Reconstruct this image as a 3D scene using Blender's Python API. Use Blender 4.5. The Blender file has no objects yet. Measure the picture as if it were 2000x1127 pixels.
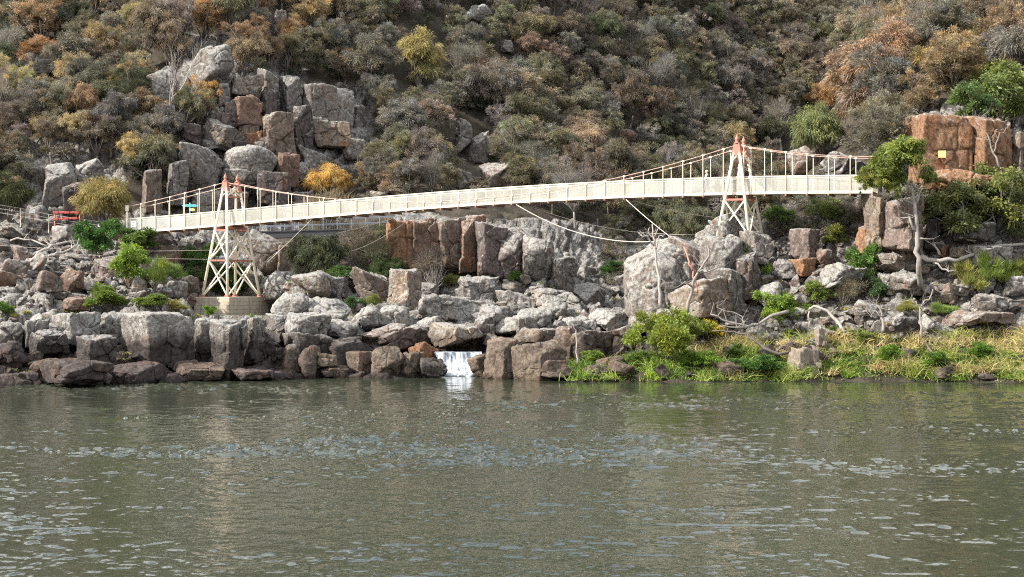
import bpy, bmesh, math, random
import numpy as np
from mathutils import Vector, Matrix
from mathutils.bvhtree import BVHTree

C = bpy.context.scene
COL = C.collection
R = math.radians
random.seed(7)
RNG = np.random.default_rng(11)

# ------------------------------------------------------------------ camera, sky, sun, exposure
F, CX, CY, H = 3000.0, 1000.0, 563.5, 5.8      # focal length in photo pixels, image centre, eye height over the water
cam_d = bpy.data.cameras.new('camera')
cam = bpy.data.objects.new('camera', cam_d)
COL.objects.link(cam)
cam.location = (0, 0, H)
cam.rotation_euler = (R(90), 0, 0)
cam_d.sensor_width = 36
cam_d.lens = 36 * F / 2000
cam_d.clip_start = 0.1
cam_d.clip_end = 3000
C.camera = cam

SUN_TO = Vector((-0.83, -0.30, 0.64)).normalized()
world = bpy.data.worlds.new('World')
C.world = world
world.use_nodes = True
wn = world.node_tree
sky = wn.nodes.new('ShaderNodeTexSky')
sky.sky_type = 'NISHITA'
sky.sun_disc = False
sky.sun_elevation = math.asin(SUN_TO.z)
sky.sun_rotation = math.atan2(SUN_TO.x, SUN_TO.y) % (2 * math.pi)
sky.air_density = 1.0
sky.dust_density = 3.0
tcw = wn.nodes.new('ShaderNodeTexCoord')                # broken white cloud over the blue
mpw = wn.nodes.new('ShaderNodeMapping')
mpw.inputs['Scale'].default_value = (1.6, 1.6, 4.5)
wn.links.new(tcw.outputs['Generated'], mpw.inputs['Vector'])
nzw = wn.nodes.new('ShaderNodeTexNoise')
nzw.inputs['Scale'].default_value = 1.7
nzw.inputs['Detail'].default_value = 7
nzw.inputs['Roughness'].default_value = 0.6
wn.links.new(mpw.outputs[0], nzw.inputs['Vector'])
mrw = wn.nodes.new('ShaderNodeMapRange')
mrw.inputs[1].default_value, mrw.inputs[2].default_value = 0.37, 0.56
wn.links.new(nzw.outputs[0], mrw.inputs[0])
mxw = wn.nodes.new('ShaderNodeMixRGB')
wn.links.new(mrw.outputs[0], mxw.inputs[0])
wn.links.new(sky.outputs[0], mxw.inputs[1])
mxw.inputs[2].default_value = (9.0, 9.1, 9.2, 1)
wn.links.new(mxw.outputs[0], wn.nodes['Background'].inputs[0])
wn.nodes['Background'].inputs[1].default_value = 0.12

sun_d = bpy.data.lights.new('sun', 'SUN')
sun_d.energy = 5.0
sun_d.angle = R(0.6)
sun_d.color = (1.0, 0.94, 0.85)
sun = bpy.data.objects.new('sun', sun_d)
COL.objects.link(sun)
sun.rotation_euler = SUN_TO.to_track_quat('Z', 'Y').to_euler()
sun.location = (-60, 0, 80)

C.view_settings.view_transform = 'Standard'
C.view_settings.look = 'None'
C.view_settings.exposure = 1.08
C.view_settings.gamma = 1
C.cycles.use_denoising = False
C.cycles.filter_width = 1.1
C.cycles.max_bounces = 6


def P(px, py, Y):
    """world point at photo pixel px,py and distance Y"""
    return Vector(((px - CX) / F * Y, Y, H - (py - CY) / F * Y))


# ------------------------------------------------------------------ numeric helpers
def _hash(ix, iy, iz, seed=0):
    h = (ix.astype(np.int64) * 374761393 + iy.astype(np.int64) * 668265263 + iz.astype(np.int64) * 2147483647 + seed * 974711) & 0xFFFFFFFF
    h = ((h ^ (h >> 13)) * 1274126177) & 0xFFFFFFFF
    h = ((h ^ (h >> 16)) * 2246822519) & 0xFFFFFFFF
    return ((h ^ (h >> 15)) & 0xFFFFFF) / float(0xFFFFFF)


def vnoise(p, seed=0):
    i = np.floor(p).astype(np.int64)
    f = p - i
    f = f * f * (3 - 2 * f)
    r = 0
    for dx in (0, 1):
        for dy in (0, 1):
            for dz in (0, 1):
                w = (f[:, 0] if dx else 1 - f[:, 0]) * (f[:, 1] if dy else 1 - f[:, 1]) * (f[:, 2] if dz else 1 - f[:, 2])
                r = r + w * _hash(i[:, 0] + dx, i[:, 1] + dy, i[:, 2] + dz, seed)
    return r * 2 - 1


def fbm(p, octaves=4, seed=0, gain=0.5):
    a, s, r = 1.0, 1.0, 0
    for o in range(octaves):
        r = r + a * vnoise(p * s + 13.7 * o, seed + o)
        a *= gain
        s *= 2.03
    return r


def cell_offset(p, seed=0):
    """nearest random cell: a constant per block value and the distance to the block edge"""
    i = np.floor(p).astype(np.int64)
    d1 = np.full(len(p), 9e9)
    d2 = np.full(len(p), 9e9)
    val = np.zeros(len(p))
    for dx in (-1, 0, 1):
        for dy in (-1, 0, 1):
            for dz in (-1, 0, 1):
                c = i + (dx, dy, dz)
                q = np.stack([c[:, k] + 0.1 + 0.8 * _hash(c[:, 0], c[:, 1], c[:, 2], seed + 31 * k) for k in range(3)], 1)
                d = np.abs(q - p).max(1) * 0.6 + np.sqrt(((q - p) ** 2).sum(1)) * 0.4
                v = _hash(c[:, 0], c[:, 1], c[:, 2], seed + 99)
                near = d < d1
                d2 = np.where(near, d1, np.minimum(d2, d))
                val = np.where(near, v, val)
                d1 = np.where(near, d, d1)
    return val, d2 - d1


# ------------------------------------------------------------------ object helpers
WL = {}


def top(o, label, cat=None, group=None, kind=None):
    o['label'] = label
    if cat:
        o['category'] = cat
    if group:
        o['group'] = group
    if kind:
        o['kind'] = kind
    return o


def empty(name, loc):
    o = bpy.data.objects.new(name, None)
    o.empty_display_size = 0.3
    COL.objects.link(o)
    o.location = loc
    WL[o] = Vector(loc)
    return o


def link(name, me, mat, parent=None, worldspace=True):
    if mat is not None and not me.materials:
        me.materials.append(mat)
    o = bpy.data.objects.new(name, me)
    COL.objects.link(o)
    if parent is not None:
        o.parent = parent
        if worldspace:
            o.location = -WL.get(parent, Vector((0, 0, 0)))
    WL[o] = Vector((0, 0, 0))
    return o


def np_mesh(name, verts, faces, smooth=False, tint=None):
    """faces: int array (n,3) or (n,4)"""
    me = bpy.data.meshes.new(name)
    verts = np.asarray(verts, dtype=np.float32)
    faces = np.asarray(faces, dtype=np.int32)
    k = faces.shape[1]
    me.vertices.add(len(verts))
    me.vertices.foreach_set('co', verts.ravel())
    me.loops.add(faces.size)
    me.loops.foreach_set('vertex_index', faces.ravel())
    me.polygons.add(len(faces))
    me.polygons.foreach_set('loop_start', np.arange(0, faces.size, k, dtype=np.int32))
    try:
        me.polygons.foreach_set('loop_total', np.full(len(faces), k, dtype=np.int32))
    except Exception:
        pass
    if smooth:
        me.polygons.foreach_set('use_smooth', np.ones(len(faces), dtype=bool))
    me.update(calc_edges=True)
    me.validate()
    if tint is not None:
        a = me.attributes.new('tint', 'FLOAT_COLOR', 'POINT')
        c = np.ones((len(verts), 4), dtype=np.float32)
        c[:, :3] = tint
        a.data.foreach_set('color', c.ravel())
    return me


class MB:
    """collects bars, boxes and tubes into one mesh"""

    def __init__(self):
        self.v, self.f = [], []

    def box8(self, pts):
        n = len(self.v)
        self.v += [tuple(p) for p in pts]
        for q in ((0, 3, 2, 1), (4, 5, 6, 7), (0, 1, 5, 4), (1, 2, 6, 5), (2, 3, 7, 6), (3, 0, 4, 7)):
            self.f.append(tuple(n + k for k in q))
        return self

    def bar(self, a, b, w, h, up=Vector((0, 0, 1))):
        a, b = Vector(a), Vector(b)
        d = (b - a).normalized()
        if abs(d.dot(up)) > 0.95:
            up = Vector((0.413, 0.911, 0)) if abs(d.z) > 0.9 else Vector((0, 0, 1))
        s = d.cross(up).normalized()
        u = s.cross(d).normalized()
        s, u = s * w / 2, u * h / 2
        return self.box8([a - s - u, a + s - u, a + s + u, a - s + u, b - s - u, b + s - u, b + s + u, b - s + u])

    def tube(self, pts, radii, n=7, cap=True):
        pts = [Vector(p) for p in pts]
        base = len(self.v)
        prev = None
        for i, p in enumerate(pts):
            d = (pts[min(i + 1, len(pts) - 1)] - pts[max(i - 1, 0)]).normalized()
            if prev is None:
                prev = Vector((1, 0, 0)) if abs(d.x) < 0.8 else Vector((0, 1, 0))
            s = (prev - d * prev.dot(d)).normalized()
            prev = s
            t = d.cross(s)
            r = radii[i] if hasattr(radii, '__len__') else radii
            for k in range(n):
                a = 2 * math.pi * k / n
                self.v.append(tuple(p + (s * math.cos(a) + t * math.sin(a)) * r))
        for i in range(len(pts) - 1):
            for k in range(n):
                a, b = base + i * n + k, base + i * n + (k + 1) % n
                self.f.append((a, b, b + n, a + n))
        if cap:
            self.f.append(tuple(base + k for k in range(n - 1, -1, -1)))
            self.f.append(tuple(base + (len(pts) - 1) * n + k for k in range(n)))
        return self

    def mesh(self, name, smooth=False):
        me = bpy.data.meshes.new(name)
        me.from_pydata(self.v, [], self.f)
        if smooth:
            me.polygons.foreach_set('use_smooth', np.ones(len(me.polygons), dtype=bool))
        me.update()
        return me

    def build(self, name, mat, parent=None, smooth=False):
        return link(name, self.mesh(name, smooth), mat, parent)


# ------------------------------------------------------------------ materials
class NT:
    def __init__(self, name):
        self.m = bpy.data.materials.new(name)
        self.m.use_nodes = True
        self.t = self.m.node_tree
        self.b = self.t.nodes['Principled BSDF']

    def n(self, typ, **kw):
        x = self.t.nodes.new('ShaderNode' + typ)
        ins = kw.pop('ins', {})
        for k, v in kw.items():
            setattr(x, k, v)
        for k, v in ins.items():
            self.set(x.inputs[k], v)
        return x

    def set(self, sock, v):
        if isinstance(v, bpy.types.NodeSocket):
            self.t.links.new(v, sock)
        elif isinstance(v, (tuple, list)) and len(v) == 3 and sock.type == 'RGBA':
            sock.default_value = (*v, 1)
        else:
            sock.default_value = v

    def math(self, op, a, b=0.0, c=None, clamp=False):
        x = self.n('Math', operation=op, use_clamp=clamp)
        self.set(x.inputs[0], a)
        self.set(x.inputs[1], b)
        if c is not None:
            self.set(x.inputs[2], c)
        return x.outputs[0]

    def mix(self, fac, a, b, blend='MIX'):
        x = self.n('MixRGB', blend_type=blend)
        self.set(x.inputs[0], fac)
        self.set(x.inputs[1], a)
        self.set(x.inputs[2], b)
        return x.outputs[0]

    def ramp(self, v, lo, hi, a=0.0, b=1.0):
        x = self.n('MapRange', clamp=True)
        for i, q in enumerate((v, lo, hi, a, b)):
            self.set(x.inputs[i], q)
        return x.outputs[0]

    def noise(self, vec, scale, detail=4, rough=0.55, dist=0.0):
        x = self.n('TexNoise')
        self.set(x.inputs['Vector'], vec)
        self.set(x.inputs['Scale'], scale)
        self.set(x.inputs['Detail'], detail)
        self.set(x.inputs['Roughness'], rough)
        self.set(x.inputs['Distortion'], dist)
        return x.outputs[0]

    def mapping(self, vec, scale, rot=(0, 0, 0)):
        x = self.n('Mapping')
        self.set(x.inputs['Vector'], vec)
        x.inputs['Scale'].default_value = scale
        x.inputs['Rotation'].default_value = rot
        return x.outputs[0]


def rock_nodes(k, tintcol, lich):
    """dolerite: grey-brown stone, pale lichen, rust, dark flood stain by the waterline, joints. returns colour, height"""
    g = k.n('NewGeometry')
    pos = g.outputs['Position']
    sep = k.n('SeparateXYZ', ins={0: pos})
    nz = k.n('SeparateXYZ', ins={0: g.outputs['Normal']}).outputs[2]
    big = k.noise(pos, 0.35, 3)
    mid = k.noise(pos, 1.7, 5, 0.6)
    fine = k.noise(pos, 8.0, 4, 0.7)
    streak = k.noise(k.mapping(pos, (2.6, 2.6, 0.22)), 1.0, 4, 0.6)
    col = k.mix(k.ramp(big, 0.35, 0.65), (0.165, 0.155, 0.147), (0.22, 0.196, 0.178))
    col = k.mix(k.ramp(mid, 0.38, 0.62), col, k.mix(1.0, col, (0.58, 0.54, 0.53), 'MULTIPLY'))
    col = k.mix(k.math('MULTIPLY', k.ramp(streak, 0.54, 0.68), 0.55), col, (0.085, 0.065, 0.055))
    rust = k.math('MULTIPLY', k.ramp(k.noise(k.mapping(pos, (0.9, 0.9, 0.3)), 1.0, 4, 0.6), 0.58, 0.72), 0.6)
    col = k.mix(rust, col, (0.27, 0.135, 0.06))
    col = k.mix(1.0, col, tintcol, 'MULTIPLY')
    # lichen
    v = k.n('TexNoise', ins={'Vector': pos, 'Scale': 2.6, 'Detail': 8.0, 'Roughness': 0.78})
    lm = k.math('ADD', v.outputs[0], k.math('MULTIPLY', k.math('MAXIMUM', nz, 0.0), 0.19))
    lm = k.math('ADD', lm, k.math('MULTIPLY', k.math('SUBTRACT', mid, 0.5), 0.3))
    lm = k.math('ADD', lm, k.math('MULTIPLY', lich, 0.34))
    lmask = k.ramp(lm, 0.53, 0.66)
    above = k.ramp(k.math('ADD', sep.outputs[2], k.math('MULTIPLY', k.math('SUBTRACT', k.noise(pos, 0.8, 3), 0.5), 2.6)), 2.1, 3.1)
    lmask = k.math('MULTIPLY', lmask, k.math('MULTIPLY', above, 0.85))
    lc = k.mix(k.ramp(fine, 0.35, 0.65), (0.27, 0.266, 0.25), (0.45, 0.442, 0.41))
    col = k.mix(lmask, col, lc)
    # flood stain
    stain = k.math('MULTIPLY', k.math('SUBTRACT', 1.0, above), k.math('ADD', 0.72, lich, clamp=True))
    col = k.mix(stain, col, k.mix(1.0, col, (0.22, 0.20, 0.205), 'MULTIPLY'))
    wet = k.ramp(sep.outputs[2], 0.12, 0.45, 0.6, 0.0)
    col = k.mix(wet, col, k.mix(1.0, col, (0.3, 0.27, 0.26), 'MULTIPLY'))
    col = k.mix(k.ramp(fine, 0.30, 0.75, 0.0, 0.5), col, k.mix(1.0, col, (0.55, 0.55, 0.55), 'MULTIPLY'))
    speck = k.noise(pos, 4.2, 7, 0.8)
    col = k.mix(k.ramp(speck, 0.48, 0.58, 0, 0.85), col, k.mix(1.0, col, (0.42, 0.41, 0.41), 'MULTIPLY'))
    h = k.math('ADD', k.math('MULTIPLY', mid, 0.55), k.math('MULTIPLY', fine, 0.16))
    h = k.math('SUBTRACT', h, k.math('MULTIPLY', speck, 0.5))
    h = k.math('ADD', h, k.math('MULTIPLY', streak, 0.25))
    return col, h


def make_rock():
    k = NT('dolerite rock')
    oi = k.n('ObjectInfo')
    col, h = rock_nodes(k, oi.outputs['Color'], k.math('SUBTRACT', oi.outputs['Alpha'], 0.5))
    k.set(k.b.inputs['Base Color'], col)
    k.b.inputs['Roughness'].default_value = 0.85
    k.b.inputs['Specular IOR Level'].default_value = 0.25
    b = k.n('Bump', ins={'Height': h, 'Strength': 0.9, 'Distance': 0.35})
    k.set(k.b.inputs['Normal'], b.outputs[0])
    return k.m


def make_ground():
    k = NT('hillside ground')
    a = k.n('Attribute', attribute_name='tint')
    rockiness = k.n('SeparateXYZ', ins={0: a.outputs['Vector']}).outputs[0]
    col, h = rock_nodes(k, (0.8, 0.76, 0.74), -0.1)
    g = k.n('NewGeometry')
    pos = g.outputs['Position']
    n1 = k.noise(pos, 0.6, 5, 0.65)
    n2 = k.noise(pos, 4.0, 4, 0.7)
    soil = k.mix(k.ramp(n1, 0.35, 0.65), (0.036, 0.030, 0.024), (0.078, 0.064, 0.050))
    soil = k.mix(k.ramp(n2, 0.5, 0.75), soil, (0.06, 0.062, 0.03))
    m = k.ramp(k.math('ADD', rockiness, k.math('MULTIPLY', k.math('SUBTRACT', n1, 0.5), 0.9)), 0.4, 0.6)
    k.set(k.b.inputs['Base Color'], k.mix(m, soil, col))
    k.b.inputs['Roughness'].default_value = 0.9
    k.b.inputs['Specular IOR Level'].default_value = 0.2
    hh = k.math('ADD', k.math('MULTIPLY', h, 0.8), k.math('MULTIPLY', n2, 0.3))
    b = k.n('Bump', ins={'Height': hh, 'Strength': 1.0, 'Distance': 0.4})
    k.set(k.b.inputs['Normal'], b.outputs[0])
    return k.m


def make_leaf(name, transl=0.3, rough=0.65):
    k = NT(name)
    oi = k.n('ObjectInfo')
    a = k.n('Attribute', attribute_name='tint')
    g = k.n('NewGeometry')
    n = k.noise(g.outputs['Position'], 1.4, 3)
    col = k.mix(1.0, oi.outputs['Color'], a.outputs['Color'], 'MULTIPLY')
    col = k.mix(k.ramp(n, 0.4, 0.65, 0, 0.45), col, k.mix(1.0, col, (1.1, 0.98, 0.9), 'MULTIPLY'))
    k.set(k.b.inputs['Base Color'], col)
    k.b.inputs['Roughness'].default_value = rough
    k.b.inputs['Specular IOR Level'].default_value = 0.25
    tr = k.n('BsdfTranslucent', ins={'Color': col})
    mx = k.n('MixShader', ins={0: transl})
    k.t.links.new(k.b.outputs[0], mx.inputs[1])
    k.t.links.new(tr.outputs[0], mx.inputs[2])
    k.t.links.new(mx.outputs[0], k.t.nodes['Material Output'].inputs[0])
    return k.m


def make_plain(name, col, rough=0.6, var=0.15, scale=3.0, metallic=0.0, dirt=None, bump=0.0):
    k = NT(name)
    tc = k.n('TexCoord')
    v = tc.outputs['Object']
    n = k.noise(v, scale, 5, 0.65)
    lo = tuple(c * (1 - var) for c in col)
    hi = tuple(min(1, c * (1 + var)) for c in col)
    c = k.mix(k.ramp(n, 0.3, 0.7), lo, hi)
    if dirt:
        d = k.noise(k.mapping(v, (1, 1, 0.25)), scale * 1.7, 4, 0.7)
        c = k.mix(k.ramp(d, 0.58, 0.75, 0, 0.7), c, dirt)
    k.set(k.b.inputs['Base Color'], c)
    k.b.inputs['Roughness'].default_value = rough
    k.b.inputs['Metallic'].default_value = metallic
    if bump:
        b = k.n('Bump', ins={'Height': n, 'Strength': 0.6, 'Distance': bump})
        k.set(k.b.inputs['Normal'], b.outputs[0])
    return k.m


def make_wood(name, a, b_, scale=4.0):
    k = NT(name)
    tc = k.n('TexCoord')
    v = tc.outputs['Object']
    n = k.noise(k.mapping(v, (3, 3, 1)), scale, 5, 0.7)
    k.set(k.b.inputs['Base Color'], k.mix(k.ramp(n, 0.3, 0.7), a, b_))
    k.b.inputs['Roughness'].default_value = 0.85
    bp = k.n('Bump', ins={'Height': n, 'Strength': 0.7, 'Distance': 0.03})
    k.set(k.b.inputs['Normal'], bp.outputs[0])
    return k.m


def make_concrete():
    k = NT('cast concrete')
    g = k.n('NewGeometry')
    pos = g.outputs['Position']
    z = k.n('SeparateXYZ', ins={0: pos}).outputs[2]
    n = k.noise(pos, 1.5, 5, 0.65)
    layer = k.math('FRACT', k.math('MULTIPLY', z, 3.2))
    line = k.ramp(layer, 0.0, 0.1)
    streak = k.noise(k.mapping(pos, (5, 5, 0.3)), 1.0, 4)
    c = k.mix(k.ramp(n, 0.3, 0.7), (0.30, 0.26, 0.195), (0.42, 0.37, 0.285))
    c = k.mix(k.ramp(streak, 0.52, 0.7, 0, 0.6), c, (0.13, 0.115, 0.095))
    c = k.mix(line, k.mix(1.0, c, (0.55, 0.52, 0.5), 'MULTIPLY'), c)
    k.set(k.b.inputs['Base Color'], c)
    k.b.inputs['Roughness'].default_value = 0.9
    b = k.n('Bump', ins={'Height': k.math('ADD', line, n), 'Strength': 0.4, 'Distance': 0.05})
    k.set(k.b.inputs['Normal'], b.outputs[0])
    return k.m


def make_water():
    k = NT('river water')
    g = k.n('NewGeometry')
    pos = g.outputs['Position']
    k.b.inputs['Base Color'].default_value = (0.030, 0.036, 0.023, 1)
    k.b.inputs['Roughness'].default_value = 0.03
    k.b.inputs['IOR'].default_value = 1.333
    b_ = k.noise(k.mapping(pos, (7.0, 9.0, 1), (0, 0, R(-17))), 1.0, 2, 0.5, 0.4)
    bp = k.n('Bump', ins={'Height': b_, 'Strength': 0.3, 'Distance': 0.02})
    k.set(k.b.inputs['Normal'], bp.outputs[0])
    return k.m


def make_fall():
    k = NT('falling water')
    g = k.n('NewGeometry')
    pos = g.outputs['Position']
    s = k.noise(k.mapping(pos, (4.5, 4.5, 0.35)), 1.0, 5, 0.65)
    z = k.n('SeparateXYZ', ins={0: pos}).outputs[2]
    c = k.mix(k.math('MULTIPLY', k.ramp(s, 0.44, 0.58, 1, 0), k.ramp(z, 0.5, 1.1)), (0.40, 0.43, 0.46), (0.09, 0.11, 0.15))
    k.set(k.b.inputs['Base Color'], c)
    k.b.inputs['Roughness'].default_value = 0.35
    b = k.n('Bump', ins={'Height': s, 'Strength': 0.6, 'Distance': 0.1})
    k.set(k.b.inputs['Normal'], b.outputs[0])
    return k.m


M = {
    'rock': make_rock(), 'ground': make_ground(), 'leaf': make_leaf('needle foliage', 0.25), 'broad': make_leaf('broad leaf foliage', 0.4, 0.5),
    'grass': make_leaf('grass blades', 0.35, 0.6), 'water': make_water(), 'fall': make_fall(), 'concrete': make_concrete(), 'stump': make_wood('weathered stump', (0.09, 0.07, 0.055), (0.22, 0.18, 0.14), 2.0), 'hollow': make_plain('hollow shade', (0.03, 0.02, 0.018), 0.9),
    'bark': make_wood('dark bark', (0.07, 0.055, 0.045), (0.16, 0.135, 0.115)),
    'palebark': make_wood('bleached wood', (0.20, 0.18, 0.16), (0.36, 0.33, 0.295)),
    'greybark': make_wood('grey bark', (0.13, 0.115, 0.10), (0.28, 0.255, 0.23)),
    'cream': make_plain('cream paint', (0.65, 0.60, 0.475), 0.5, 0.08, 2.0, dirt=(0.46, 0.33, 0.22)),
    'panel': make_plain('cream wire mesh', (0.42, 0.415, 0.37), 0.55, 0.08, 1.0),
    'greymesh': make_plain('galvanised wire mesh', (0.48, 0.49, 0.46), 0.5, 0.08, 1.0),
    'redpaint': make_plain('red oxide paint', (0.33, 0.125, 0.085), 0.55, 0.2, 4.0),
    'cable': make_plain('rusty steel cable', (0.33, 0.225, 0.18), 0.6, 0.2, 6.0),
    'wire': make_plain('pale steel wire', (0.52, 0.47, 0.40), 0.5, 0.1, 5.0),
    'rust': make_plain('rusty beam', (0.20, 0.11, 0.08), 0.7, 0.25, 5.0), 'deadred': make_plain('reddish dead wood', (0.36, 0.16, 0.12), 0.8, 0.25, 5.0),
    'darksteel': make_plain('dark painted steel', (0.035, 0.035, 0.04), 0.5, 0.2, 3.0),
    'bluerail': make_plain('grey blue painted rail', (0.13, 0.155, 0.19), 0.5, 0.1, 3.0),
    'timber': make_wood('deck timber', (0.16, 0.10, 0.07), (0.26, 0.17, 0.12)),
    'white': make_plain('white sign paint', (0.78, 0.79, 0.76), 0.5, 0.05),
    'yellow': make_plain('yellow sign paint', (0.78, 0.62, 0.22), 0.5, 0.05),
    'teal': make_plain('teal sign paint', (0.10, 0.42, 0.42), 0.5, 0.1),
    'red': make_plain('bright red paint', (0.33, 0.055, 0.045), 0.5, 0.15, 6.0),
    'skin': make_plain('skin', (0.55, 0.33, 0.25), 0.5, 0.05), 'shirt': make_plain('dark vest cloth', (0.035, 0.03, 0.045), 0.8, 0.2, 8),
    'pants': make_plain('grey trousers cloth', (0.22, 0.22, 0.25), 0.8, 0.1, 8), 'hair': make_plain('pale hair', (0.60, 0.52, 0.40), 0.7, 0.1, 20),
    'pink': make_plain('pale pink cloth', (0.62, 0.42, 0.42), 0.8, 0.1, 8),
}

# ------------------------------------------------------------------ terrain sheets
BACK_PX = [-700, -300, 0, 150, 300, 450, 600, 750, 900, 1050, 1200, 1350, 1500, 1700, 2000, 2500]
BACK = [  # waterline, shore top, mid foot, bench, upper foot, upper top, frame top, higher, crest : (py, Y)
    [(790, 78), (650, 92), (520, 115), (440, 130), (410, 138), (250, 155), (0, 185), (-110, 202), (-230, 225)],
    [(768, 85), (640, 97), (520, 118), (440, 134), (412, 142), (250, 158), (0, 190), (-110, 210), (-230, 235)],
    [(760, 88.5), (625, 101), (525, 120), (440, 135), (425, 142), (300, 153), (0, 190), (-110, 212), (-230, 240)],
    [(756, 90), (617, 103), (535, 120), (446, 133), (430, 140), (310, 148), (0, 188), (-110, 212), (-230, 240)],
    [(750, 93), (617, 105), (560, 120), (462, 133), (432, 143), (190, 156), (0, 185), (-110, 212), (-230, 240)],
    [(745, 96), (620, 108), (606, 125), (490, 136), (442, 146), (120, 160), (0, 182), (-110, 212), (-230, 240)],
    [(742, 97), (645, 106), (548, 124), (520, 139), (440, 152), (190, 168), (0, 190), (-110, 217), (-230, 245)],
    [(740, 98), (650, 107), (545, 125), (440, 135), (405, 147), (280, 168), (0, 200), (-110, 224), (-230, 255)],
    [(735, 100), (650, 110), (550, 126), (440, 134), (405, 150), (300, 172), (0, 210), (-110, 232), (-230, 265)],
    [(742, 97), (645, 107), (565, 122), (470, 135), (400, 158), (300, 182), (0, 222), (-110, 247), (-230, 280)],
    [(744, 96), (650, 107), (600, 124), (520, 142), (420, 166), (300, 195), (0, 238), (-110, 262), (-230, 295)],
    [(744, 96), (660, 112), (610, 135), (540, 155), (430, 180), (300, 212), (0, 256), (-110, 282), (-230, 310)],
    [(744, 96), (670, 120), (620, 145), (550, 168), (440, 195), (300, 228), (0, 270), (-110, 294), (-230, 320)],
    [(744, 96), (670, 125), (620, 150), (550, 175), (440, 205), (300, 240), (0, 280), (-110, 302), (-230, 325)],
    [(744, 96), (670, 130), (620, 155), (550, 180), (440, 210), (300, 245), (0, 285), (-110, 307), (-230, 330)],
    [(744, 96), (670, 130), (620, 155), (550, 180), (440, 210), (300, 245), (0, 285), (-110, 307), (-230, 330)],
]
BACK3 = [[(px, py, Y) for (py, Y) in col] for px, col in zip(BACK_PX, BACK)]

RIGHT3 = [
    [(1250, 746, 118), (1275, 690, 124), (1310, 620, 130), (1330, 530, 136), (1400, 475, 141), (1490, 432, 146), (1575, 400, 152), (1610, 335, 164), (1650, 235, 180), (1690, 105, 198), (1750, -25, 215), (1880, -300, 250)],
    [(1190, 746, 97), (1225, 690, 101), (1245, 620, 105), (1270, 545, 109.5), (1345, 490, 113), (1445, 440, 115), (1530, 405, 121), (1570, 340, 132), (1615, 235, 146), (1665, 100, 162), (1725, -30, 178), (1850, -300, 215)],
    [(1400, 744, 96), (1400, 690, 100), (1410, 630, 104.5), (1420, 560, 108.5), (1450, 505, 110.5), (1490, 455, 112), (1560, 405, 115), (1610, 345, 124), (1650, 235, 138), (1700, 100, 153), (1760, -30, 170), (1880, -300, 205)],
    [(1600, 743, 95.5), (1600, 690, 98.5), (1610, 630, 102.5), (1610, 560, 106), (1620, 500, 108), (1640, 450, 109.5), (1670, 390, 111), (1690, 335, 116), (1710, 235, 130), (1760, 100, 147), (1810, -30, 165), (1920, -300, 200)],
    [(1800, 742, 95), (1800, 690, 97.5), (1800, 630, 101), (1790, 560, 104), (1790, 500, 105.5), (1790, 450, 106.2), (1790, 385, 107), (1800, 330, 111), (1800, 220, 114), (1840, 100, 135), (1870, -30, 155), (1950, -300, 195)],
    [(2000, 741, 94), (2000, 690, 96.5), (2000, 630, 100), (2000, 560, 103), (2000, 500, 105), (2000, 450, 106), (2000, 390, 107.5), (2000, 330, 110), (2000, 230, 116), (2000, 100, 132), (2010, -30, 150), (2060, -300, 190)],
    [(2500, 740, 88), (2500, 690, 91), (2500, 630, 95), (2500, 560, 98), (2500, 500, 101), (2500, 450, 103), (2500, 390, 105), (2500, 330, 108), (2500, 230, 114), (2500, 100, 130), (2500, -30, 148), (2500, -300, 185)],
]


def sheet(lattice, nu, nv):
    L = []
    for col in lattice:
        c = [tuple(P(*q)) for q in col]
        x, y, z = c[0]
        L.append([(x * 0.93, y - 6, -3.0)] + c + [(c[-1][0] * 1.1, c[-1][1] + 60, c[-1][2] - 4)])
    L = np.array(L)                                   # (cols, rows, 3)
    px = np.array([[1000.0 + 0 * len(col)] + [q[0] for q in col] + [col[-1][0]] for col in lattice])
    px[:, 0] = px[:, 1]
    py = np.array([[col[0][1] + 40] + [q[1] for q in col] + [-600] for col in lattice], dtype=float)
    full = np.concatenate([L, px[..., None], py[..., None]], 2)
    cu, cv = full.shape[:2]

    def resample(a, n, axis):
        t = np.linspace(0, a.shape[axis] - 1, n)
        i = np.clip(np.floor(t).astype(int), 0, a.shape[axis] - 2)
        f = t - i
        sh = [1] * a.ndim
        sh[axis] = n
        f = f.reshape(sh)
        return np.take(a, i, axis) * (1 - f) + np.take(a, i + 1, axis) * f

    g = resample(resample(full, nu, 0), nv, 1)
    ku, kv = int(nu / cu * 0.5), int(nv / cv * 0.32)
    for _ in range(2):
        for axis, kk in ((0, ku), (1, kv)):
            pad = [(0, 0)] * 3
            pad[axis] = (kk, kk)
            q = np.pad(g, pad, mode='reflect', reflect_type='odd')
            cs = np.cumsum(q, axis=axis)
            z = np.zeros_like(np.take(cs, [0], axis))
            cs = np.concatenate([z, cs], axis)
            n = g.shape[axis]
            lo = np.take(cs, np.arange(n), axis)
            hi = np.take(cs, np.arange(n) + 2 * kk + 1, axis)
            g = (hi - lo) / (2 * kk + 1)
    return g


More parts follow.
